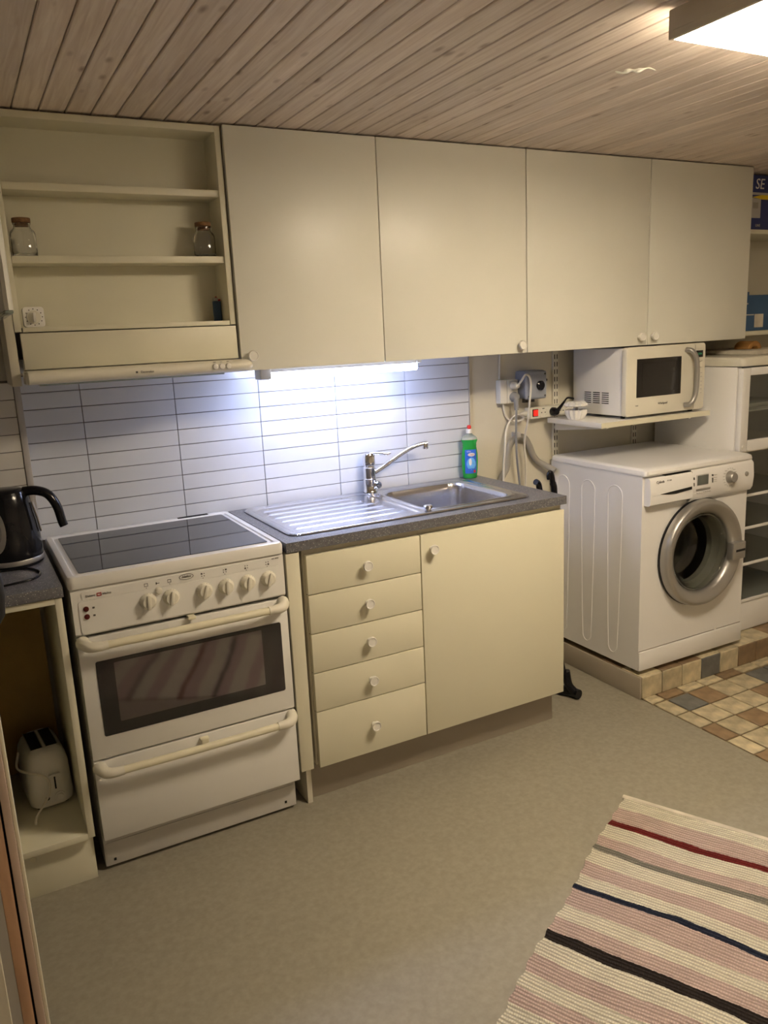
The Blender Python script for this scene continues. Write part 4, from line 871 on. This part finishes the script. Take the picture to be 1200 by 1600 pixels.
# kick panel
kp = obj('kick_panel', B(wx0 - .001, wy0 - .008, WB, wx1 + .001, wy0 + .001, 0.196, bev=.003), 'whitelac', t)
obj('panel_seam', B(wx0 + .001, wy0 - .0015, 0.1965, wx1 - .001, wy0 + .001, 0.2), 'hose', t)
bm = bmesh.new(); lathe(bm, [(0.008, 0), (0.007, 0.002), (0, 0.0025)], (2.53, wy0 - .001, 0.203), 'y', 16); obj('screw_cap', bm, 'porcelain', t)
# door
bm = bmesh.new()
lathe(bm, [(0.178, 0.001), (0.2215, 0.001), (0.2225, 0.020), (0.2215, 0.034), (0.217, 0.0455), (0.210, 0.0500), (0.202, 0.0500), (0.176, 0.038), (0.168, 0.030), (0.164, 0.016), (0.165, 0.001)], (DX, wy0, DZ), 'y', 64, cap0=False, cap1=False)
dr = obj('door_ring', bm, 'silver', t)
bm = bmesh.new(); lathe(bm, [(0.2220, 0.0), (0.2245, 0.002), (0.2245, 0.010), (0.2220, 0.012)], (DX, wy0 - .001, DZ), 'y', 64, cap0=False, cap1=False); obj('door_seal', bm, 'black', dr)
bm = bmesh.new(); lathe(bm, [(0.161, 0.016), (0.155, 0.014), (0.150, 0.005), (0.146, -0.02), (0.138, -0.07), (0.128, -0.105), (0.105, -0.118), (0.05, -0.122), (0, -0.123), (0, -0.117), (0.05, -0.116), (0.102, -0.112), (0.122, -0.100), (0.132, -0.067), (0.140, -0.02), (0.145, 0.008), (0.152, 0.019), (0.160, 0.020)], (DX, wy0, DZ), 'y', 56, cap0=False, cap1=False)
obj('door_glass', bm, 'doorglass', dr)
bm = bmesh.new(); lathe(bm, [(0.175, -0.002), (0.172, -0.03), (0.150, -0.05), (0.150, -0.075), (0.168, -0.085)], (DX, wy0, DZ), 'y', 48, cap0=False, cap1=False); obj('gasket', bm, 'hose', t)
bm = bmesh.new(); lathe(bm, [(0.165, -0.085), (0.225, -0.10), (0.225, -0.36), (0.0, -0.37)], (DX, wy0, DZ), 'y', 48, cap0=False, cap1=False); obj('drum', bm, 'drum', t)
hb = obj('door_handle', B(2.545, wy0 - .064, 0.515, 2.620, wy0 - .030, 0.588, bev=.005), 'silver', dr)
obj('handle_slot', B(2.560, wy0 - .0648, 0.548, 2.616, wy0 - .062, 0.558, bev=.001), 'gap', dr)
bm = bmesh.new()
for a in (2.13, 2.65):
    for b in (-0.50, -0.08): lathe(bm, [(0.020, 0), (0.020, 0.0195)], (a, b, PZ), 'z', 14)
obj('feet', bm, 'black', t)

# ================================================================== FOLDED DRYING RACK BETWEEN WORKTOP AND WASHER
t = thing('drying_rack', 'folded black stand between the sink cabinet and the washing machine', 'stand', (1.88, -0.40, 0))
obj('post', T([(1.850, -0.40, 0.06), (1.80, -0.39, 0.35), (1.795, -0.38, 0.86)], 0.008, n=10), 'black', t)
obj('post', T([(1.835, -0.33, 0.05), (1.80, -0.33, 0.5), (1.765, -0.34, 0.86)], 0.008, n=10), 'black', t)
bm = bmesh.new(); tube(bm, [(1.802, -0.38, 0.84), (1.800, -0.38, 0.885), (1.792, -0.382, 0.905)], 0.0125, n=12, k=4); tube(bm, [(1.793, -0.382, 0.900), (1.787, -0.382, 0.935), (1.779, -0.382, 0.948), (1.772, -0.382, 0.938), (1.773, -0.382, 0.922)], lambda q: 0.011 - .003 * q, n=12, k=4)
obj('hook', bm, 'black', t)
bm = bmesh.new(); tube(bm, [(1.765, -0.34, 0.86), (1.752, -0.345, 0.900), (1.735, -0.35, 0.912)], 0.012, n=12, k=4); obj('joint', bm, 'black', t)
bm = bmesh.new(); tube(bm, [(1.845, -0.40, 0.12), (1.855, -0.405, 0.06), (1.872, -0.42, 0.028)], 0.017, n=12, k=5); tube(bm, [(1.850, -0.365, 0.022), (1.872, -0.40, 0.022), (1.880, -0.44, 0.022)], 0.0205, n=12, k=5); obj('foot', bm, 'black', t)
bm = bmesh.new(); tube(bm, [(1.80, -0.30, 0.020), (1.835, -0.33, 0.020), (1.85, -0.36, 0.020)], 0.018, n=12, k=5); obj('foot', bm, 'black', t)

# ================================================================== GLASS-FRONT CABINET ON THE RIGHT
t = thing('display_refrigerator', 'white refrigerator with a glass upper door and open glass shelves, at the right edge', 'refrigerator', (3.0, -0.25, PZ))
fx0, fx1, fy = 2.700, 3.30, -0.470
obj('side_panel', B(fx0, fy, PZ + .003, fx0 + .03, -0.03, 1.292, bev=.003), 'whitelac', t)
obj('side_panel', B(fx1 - .03, fy, PZ + .003, fx1, -0.03, 1.292, bev=.003), 'whitelac', t)
obj('back_panel', B(fx0 + .03, -0.045, PZ + .003, fx1 - .03, -0.03, 1.292), 'whitelac', t)
obj('inner_top', B(fx0 + .03, fy, 0.925, fx1 - .03, -0.045, 0.945), 'offwhite', t)
bs = obj('base', B(fx0 + .03, fy, PZ + .003, fx1 - .03, -0.045, 0.235, bev=.003), 'whitelac', t)
bm = bmesh.new(); L = ringmesh(bm, [rr3(fx0 - .001, fy - .03, fx1, -0.02, .02, 1.295), rr3(fx0 - .004, fy - .034, fx1 + .003, -0.018, .022, 1.302), rr3(fx0 - .004, fy - .034, fx1 + .003, -0.018, .022, 1.324), rr3(fx0 + .003, fy - .026, fx1 - .003, -0.022, .022, 1.332)])
bm.faces.new(L[0][::-1]); bm.faces.new(L[-1]); bmesh.ops.recalc_face_normals(bm, faces=bm.faces[:]); obj('top_plate', bm, 'offwhite', t)
dd = obj('door_frame', B(fx0 + .003, fy - .030, 0.935, fx0 + .050, fy - .003, 1.288, bev=.004), 'whitelac', t)
for a in ((fx1 - .05, .935, fx1 - .003, 1.288), (fx0 + .05, .935, fx1 - .05, .982), (fx0 + .05, 1.256, fx1 - .05, 1.288)): obj('door_frame', B(a[0], fy - .030, a[1], a[2], fy - .003, a[3], bev=.004), 'whitelac', t)
obj('door_glass', B(fx0 + .05, fy - .018, .982, fx1 - .05, fy - .012, 1.256), 'doorglass', t)
obj('glass_seal', B(fx0 + .050, fy - .024, .982, fx0 + .054, fy - .006, 1.256), 'trimgrey', dd)
for zs in (1.105,): obj('shelf', B(fx0 + .032, fy + .01, zs - .006, fx1 - .032, -0.05, zs, bev=.001), 'whitelac', t)
for zs in (0.738, 0.590, 0.423, 0.250):
    s_ = obj('glass_shelf', B(fx0 + .032, fy + .004, zs - .010, fx1 - .032, -0.05, zs - .005), 'doorglass', t)
    obj('front_strip', B(fx0 + .032, fy - .006, zs - .012, fx1 - .032, fy + .004, zs, bev=.002), 'whitelac', s_)
bm = bmesh.new(); lathe(bm, [(0.009, 0), (0.007, 0.003), (0, 0.003)], (fx0 + .022, fy - .030, 0.957), 'y', 16); obj('hinge_cap', bm, 'whiteplastic', t)
# stack of white trays behind the glass door
obj('white_tray', B(2.80, -0.40, 1.1055, 3.15, -0.12, 1.125, bev=.006), 'porcelain', label='flat white tray lying on the shelf behind the refrigerator glass door', cat='tray')
# on top
t = thing('pale_board', 'pale flat stone board lying on top of the refrigerator', 'board', (3.05, -0.23, 1.332))
obj('slab', B(2.905, -0.40, 1.333, 3.28, -0.06, 1.352, bev=.003), 'marble', t)
bm = bmesh.new(); pr = []
for i in range(13): a = PI * i / 12; pr.append((3.030 + 0.044 * math.cos(a), 1.353 + 0.036 * math.sin(a)))
for i in range(13): a = PI - PI * i / 12; pr.append((3.030 + 0.022 * math.cos(a), 1.353 + 0.012 * math.sin(a)))
prism(bm, pr, 'y', -0.30, -0.22, bev=.004); obj('wooden_arch', bm, 'bread', label='small brown arched wooden piece standing on the pale board', cat='ornament')
# wall shelves at the right with boxes
t = thing('wall_shelf', 'cream wall shelf at the top right edge holding the blue and white box', 'shelf', (3.28, -0.13, 1.86)); obj('board', B(2.955, -0.25, 1.856, 3.598, -0.002, 1.874, bev=.001), 'creamshelf', t)
t = thing('wall_shelf', 'cream wall shelf at the right edge holding the plain blue box', 'shelf', (3.28, -0.13, 1.41)); obj('board', B(2.955, -0.25, 1.412, 3.598, -0.002, 1.432, bev=.001), 'creamshelf', t)
t = thing('printed_box', 'blue and white printed carton with SE lettering on the top right shelf', 'box', (3.12, -0.14, 1.874))
b_ = obj('carton', B(2.990, -0.235, 1.875, 3.270, -0.06, 2.105, bev=.001), 'navy', t)
obj('grey_band', B(2.990, -0.2365, 2.022, 3.270, -0.2345, 2.032), 'trimgrey', b_)
bm = bmesh.new(); prism(bm, [(3.02, 1.925), (3.098, 1.925), (3.098, 2.005), (3.02, 2.010)], 'y', -0.2368, -0.2345); obj('picture', bm, 'trimgrey', b_)
obj('picture_inset', B(3.045, -0.2374, 1.965, 3.080, -0.2365, 1.990), 'hose', b_)
bm = bmesh.new(); prism(bm, [(3.040, 2.012), (3.10, 2.022), (3.27, 2.024), (3.27, 2.004), (3.11, 2.004)], 'y', -0.2372, -0.2345); obj('yellow_band', bm, 'yellow', b_)
lettering('SE', 0.062, (3.085, -0.2372, 2.066), 'porcelain', b_, shear=0.15); lettering('LINE', 0.016, (3.085, -0.2368, 1.893), 'trimgrey', b_)
t = thing('blue_box', 'plain blue cardboard box with a beige label on the right shelf', 'box', (3.12, -0.14, 1.432))
b_ = obj('carton', B(2.985, -0.235, 1.4325, 3.275, -0.06, 1.592, bev=.001), 'bluebox', t)
obj('flap', B(2.985, -0.237, 1.592, 3.052, -0.20, 1.606), 'bluebox', b_)
obj('sticker', B(3.098, -0.2365, 1.447, 3.158, -0.2345, 1.507), 'marble', b_); obj('tape', B(2.985, -0.2362, 1.502, 3.093, -0.2345, 1.507), 'trimgrey', b_); obj('tape', B(3.01, -0.2362, 1.551, 3.05, -0.2345, 1.557), 'trimgrey', b_)

# ================================================================== RUG
def rugmat():
    m = bpy.data.materials.new('rag_rug'); m.use_nodes = True; nt = m.node_tree; b = nt.nodes['Principled BSDF']; N = nt.nodes.new; L = nt.links.new
    b.inputs['Roughness'].default_value = 0.9; b.inputs['Specular IOR Level'].default_value = 0.1
    uv = N('ShaderNodeAttribute'); uv.attribute_name = 'weave'; sp = N('ShaderNodeSeparateXYZ'); L(uv.outputs['Vector'], sp.inputs[0])
    nz = N('ShaderNodeTexNoise'); nz.inputs['Scale'].default_value = 5; nz.inputs['Detail'].default_value = 2; L(uv.outputs['Vector'], nz.inputs[0])
    n2 = N('ShaderNodeTexNoise'); n2.inputs['Scale'].default_value = 120; L(uv.outputs['Vector'], n2.inputs[0])
    a1 = N('ShaderNodeMath'); a1.operation = 'MULTIPLY_ADD'; a1.inputs[1].default_value = 0.034; L(nz.outputs[0], a1.inputs[0]); L(sp.outputs[0], a1.inputs[2])
    a2 = N('ShaderNodeMath'); a2.operation = 'MULTIPLY_ADD'; a2.inputs[1].default_value = 0.005; L(n2.outputs[0], a2.inputs[0]); L(a1.outputs[0], a2.inputs[2])
    of = N('ShaderNodeMath'); of.operation = 'SUBTRACT'; of.inputs[1].default_value = 0.0195; L(a2.outputs[0], of.inputs[0])
    cre = (0.76, 0.72, 0.58); pk = (0.58, 0.45, 0.40); red = (0.15, 0.02, 0.018); gr = (0.22, 0.21, 0.175); nv = (0.02, 0.025, 0.045); bk = (0.028, 0.022, 0.02); hem = (0.50, 0.39, 0.22)
    st = [(0, cre), (0.064, pk), (0.135, red), (0.163, cre), (0.229, pk), (0.279, gr), (0.301, cre), (0.362, pk), (0.421, cre), (0.467, nv), (0.487, pk), (0.559, cre), (0.610, pk), (0.664, bk), (0.699, cre),
          (0.757, pk), (0.817, cre), (0.866, pk), (0.919, cre), (0.99, pk)]
    st2 = [(1.04, nv), (1.06, cre), (1.13, pk), (1.19, red), (1.21, cre), (1.29, pk), (1.35, cre), (1.41, gr), (1.44, pk), (1.50, cre), (1.58, pk), (1.65, bk), (1.68, cre), (1.75, pk), (1.82, cre), (1.9, pk)]
    def ramp(lst, lo, hi):
        mr = N('ShaderNodeMapRange'); mr.inputs[1].default_value = lo; mr.inputs[2].default_value = hi; L(of.outputs[0], mr.inputs[0])
        r = N('ShaderNodeValToRGB'); r.color_ramp.interpolation = 'CONSTANT'; e = r.color_ramp.elements
        while len(e) > 1: e.remove(e[-1])
        e[0].position = 0; e[0].color = (*lst[0][1], 1)
        for p, c in lst[1:]: q = e.new((p - lo) / (hi - lo)); q.color = (*c, 1)
        L(mr.outputs[0], r.inputs[0]); return r.outputs[0]
    r1 = ramp(st, 0, 1.04); r2 = ramp(st2, 1.04, 2.0)
    gt = N('ShaderNodeMath'); gt.operation = 'GREATER_THAN'; gt.inputs[1].default_value = 1.04; L(of.outputs[0], gt.inputs[0])
    mx = N('ShaderNodeMix'); mx.data_type = 'RGBA'; L(gt.outputs[0], mx.inputs[0]); L(r1, mx.inputs[6]); L(r2, mx.inputs[7])
    # weave: fine ridges of weft with warp threads crossing
    w1 = N('ShaderNodeTexWave'); w1.wave_type = 'BANDS'; w1.bands_direction = 'X'; w1.inputs['Scale'].default_value = 30; w1.inputs['Distortion'].default_value = 1.2; w1.inputs['Detail'].default_value = 2; w1.inputs['Detail Scale'].default_value = 1.5; L(uv.outputs['Vector'], w1.inputs[0])
    w2 = N('ShaderNodeTexWave'); w2.wave_type = 'BANDS'; w2.bands_direction = 'Y'; w2.inputs['Scale'].default_value = 52; w2.inputs['Distortion'].default_value = 0.6; L(uv.outputs['Vector'], w2.inputs[0])
    mm = N('ShaderNodeMath'); mm.operation = 'MULTIPLY'; L(w1.outputs['Fac'], mm.inputs[0]); L(w2.outputs['Fac'], mm.inputs[1])
    av = N('ShaderNodeMath'); av.operation = 'ADD'; L(mm.outputs[0], av.inputs[0]); L(w1.outputs['Fac'], av.inputs[1])
    mr = N('ShaderNodeMapRange'); mr.inputs[1].default_value = 0; mr.inputs[2].default_value = 1.6; mr.inputs[3].default_value = 0.60; mr.inputs[4].default_value = 1.12; L(av.outputs[0], mr.inputs[0])
    pz = N('ShaderNodeTexNoise'); pz.inputs['Scale'].default_value = 14; L(uv.outputs['Vector'], pz.inputs[0]); pr_ = N('ShaderNodeMapRange'); pr_.inputs[3].default_value = 0.85; pr_.inputs[4].default_value = 1.15; L(pz.outputs[0], pr_.inputs[0])
    q = N('ShaderNodeMath'); q.operation = 'MULTIPLY'; L(mr.outputs[0], q.inputs[0]); L(pr_.outputs[0], q.inputs[1])
    hs = N('ShaderNodeHueSaturation'); L(q.outputs[0], hs.inputs['Value']); L(mx.outputs[2], hs.inputs['Color']); L(hs.outputs[0], b.inputs['Base Color'])
    bp = N('ShaderNodeBump'); bp.inputs['Strength'].default_value = 0.8; bp.inputs['Distance'].default_value = 0.003; L(av.outputs[0], bp.inputs['Height']); L(bp.outputs[0], b.inputs['Normal'])
    return m
M['rug'] = rugmat()
O = Vector((1.520, -1.052, 0)); du = Vector((-0.868, -0.496, 0)).normalized(); dv = Vector((0.44, -0.898, 0)).normalized()
t = thing('rag_rug', 'long woven rag rug with cream, pink, dark red, navy and black stripes on the floor', 'rug', (1.3, -1.6, 0))
bm = bmesh.new(); nu, nv_ = 320, 120; LU, LV = 1.95, 0.72
lay = bm.verts.layers.float_vector.new('weave'); G = {}
def rz_(u, v): return 0.0055 + 0.0045 * (1.0 + 0.6 * math.sin(u * 13 + v * 9) + 0.4 * math.sin(u * 7 - v * 15 + 1)) * sst(0, 0.1, min(u, v, LU - u, LV - v)) + 0.0016 * abs(math.sin(u * 155)) + 0.001
for s in range(2):
    for i in range(nu + 1):
        for j in range(nv_ + 1):
            u = LU * i / nu; v = LV * j / nv_
            vo = 0.0012 * math.sin(u * 48) + 0.004 * math.sin(u * 13 + 1) + 0.0025 * math.sin(u * 101)
            uo = 0.006 * math.sin(v * 12)
            edge = (1 - j / nv_)
            p = O + du * (u + uo * (1 - i / nu)) + dv * (v + vo * (edge if j < nv_ / 2 else 1 - edge) )
            z = rz_(u, v) if s == 0 else 0.0006
            w = bm.verts.new((p.x, p.y, z)); w[lay] = (u, v, 0); G[s, i, j] = w
for i in range(nu):
    for j in range(nv_):
        bm.faces.new((G[0, i, j], G[0, i, j + 1], G[0, i + 1, j + 1], G[0, i + 1, j]))
for i in range(nu):
    for j in (0, nv_): bm.faces.new((G[0, i, j], G[0, i + 1, j], G[1, i + 1, j], G[1, i, j]))
for j in range(nv_):
    for i in (0, nu): bm.faces.new((G[0, i, j], G[1, i, j], G[1, i, j + 1], G[0, i, j + 1]))
bmesh.ops.delete(bm, geom=[v for v in bm.verts if not v.link_faces], context='VERTS')
bmesh.ops.recalc_face_normals(bm, faces=bm.faces[:])
rg = obj('woven_cloth', bm, 'rug', t, sharp=80)
bm = bmesh.new()
a = O - du * 0.012
hm = [(O + dv * 0.0), (O + dv * 0.12), (O + dv * 0.25), (O + dv * 0.45), (O + dv * 0.70)]
tube(bm, [(p - du * 0.002) + Vector((0, 0, 0.0062)) for p in hm], 0.0055, n=8, sx=1.6); obj('hem', bm, 'marble', t)

# ================================================================== CEILING LAMP
t = thing('ceiling_lamp', 'lit rectangular fluorescent ceiling lamp with a ribbed diffuser', 'lamp', (1.5, -1.616, 2.05))
lx0, lx1, ly0, ly1 = 1.190, 1.810, -1.775, -1.458
obj('spine', B(lx0 + .02, ly0 + .03, 2.1025, lx1 - .02, ly1 - .045, CZ - .0126, bev=.003), 'lampgrey', t)
for a, b, q in ((lx0, lx0 + .010, 0), (lx1 - .010, lx1, 1)):
    e_ = obj('side_plate', B(a, ly0, 2.049, b, ly1, 2.105, bev=.003), 'lampgrey', t)
    xa = a - .0015 if q == 0 else b - .001
    obj('pressed_panel', B(xa, ly0 + .03, 2.064, xa + .0025, ly1 - .012, 2.092, bev=.001), 'lampgrey', e_)
obj('top_tray', B(lx0 + .01, ly0 + .001, 2.0745, lx1 - .01, ly1 - .001, 2.102, bev=.002), 'lampgrey', t)
bm = bmesh.new(); nn = 80; w = (ly1 - ly0 - .004) / nn
for i in range(nn):
    y = ly0 + .002 + i * w; prism(bm, [(y, 2.0555), (y + w / 2, 2.0515), (y + w, 2.0555), (y + w, 2.074), (y, 2.074)], 'x', lx0 + .0105, lx1 - .0105)
bmesh.ops.remove_doubles(bm, verts=bm.verts, dist=1e-5)
obj('diffuser', bm, 'diffuser', t)
print('objects', len(bpy.data.objects), 'boards', n)
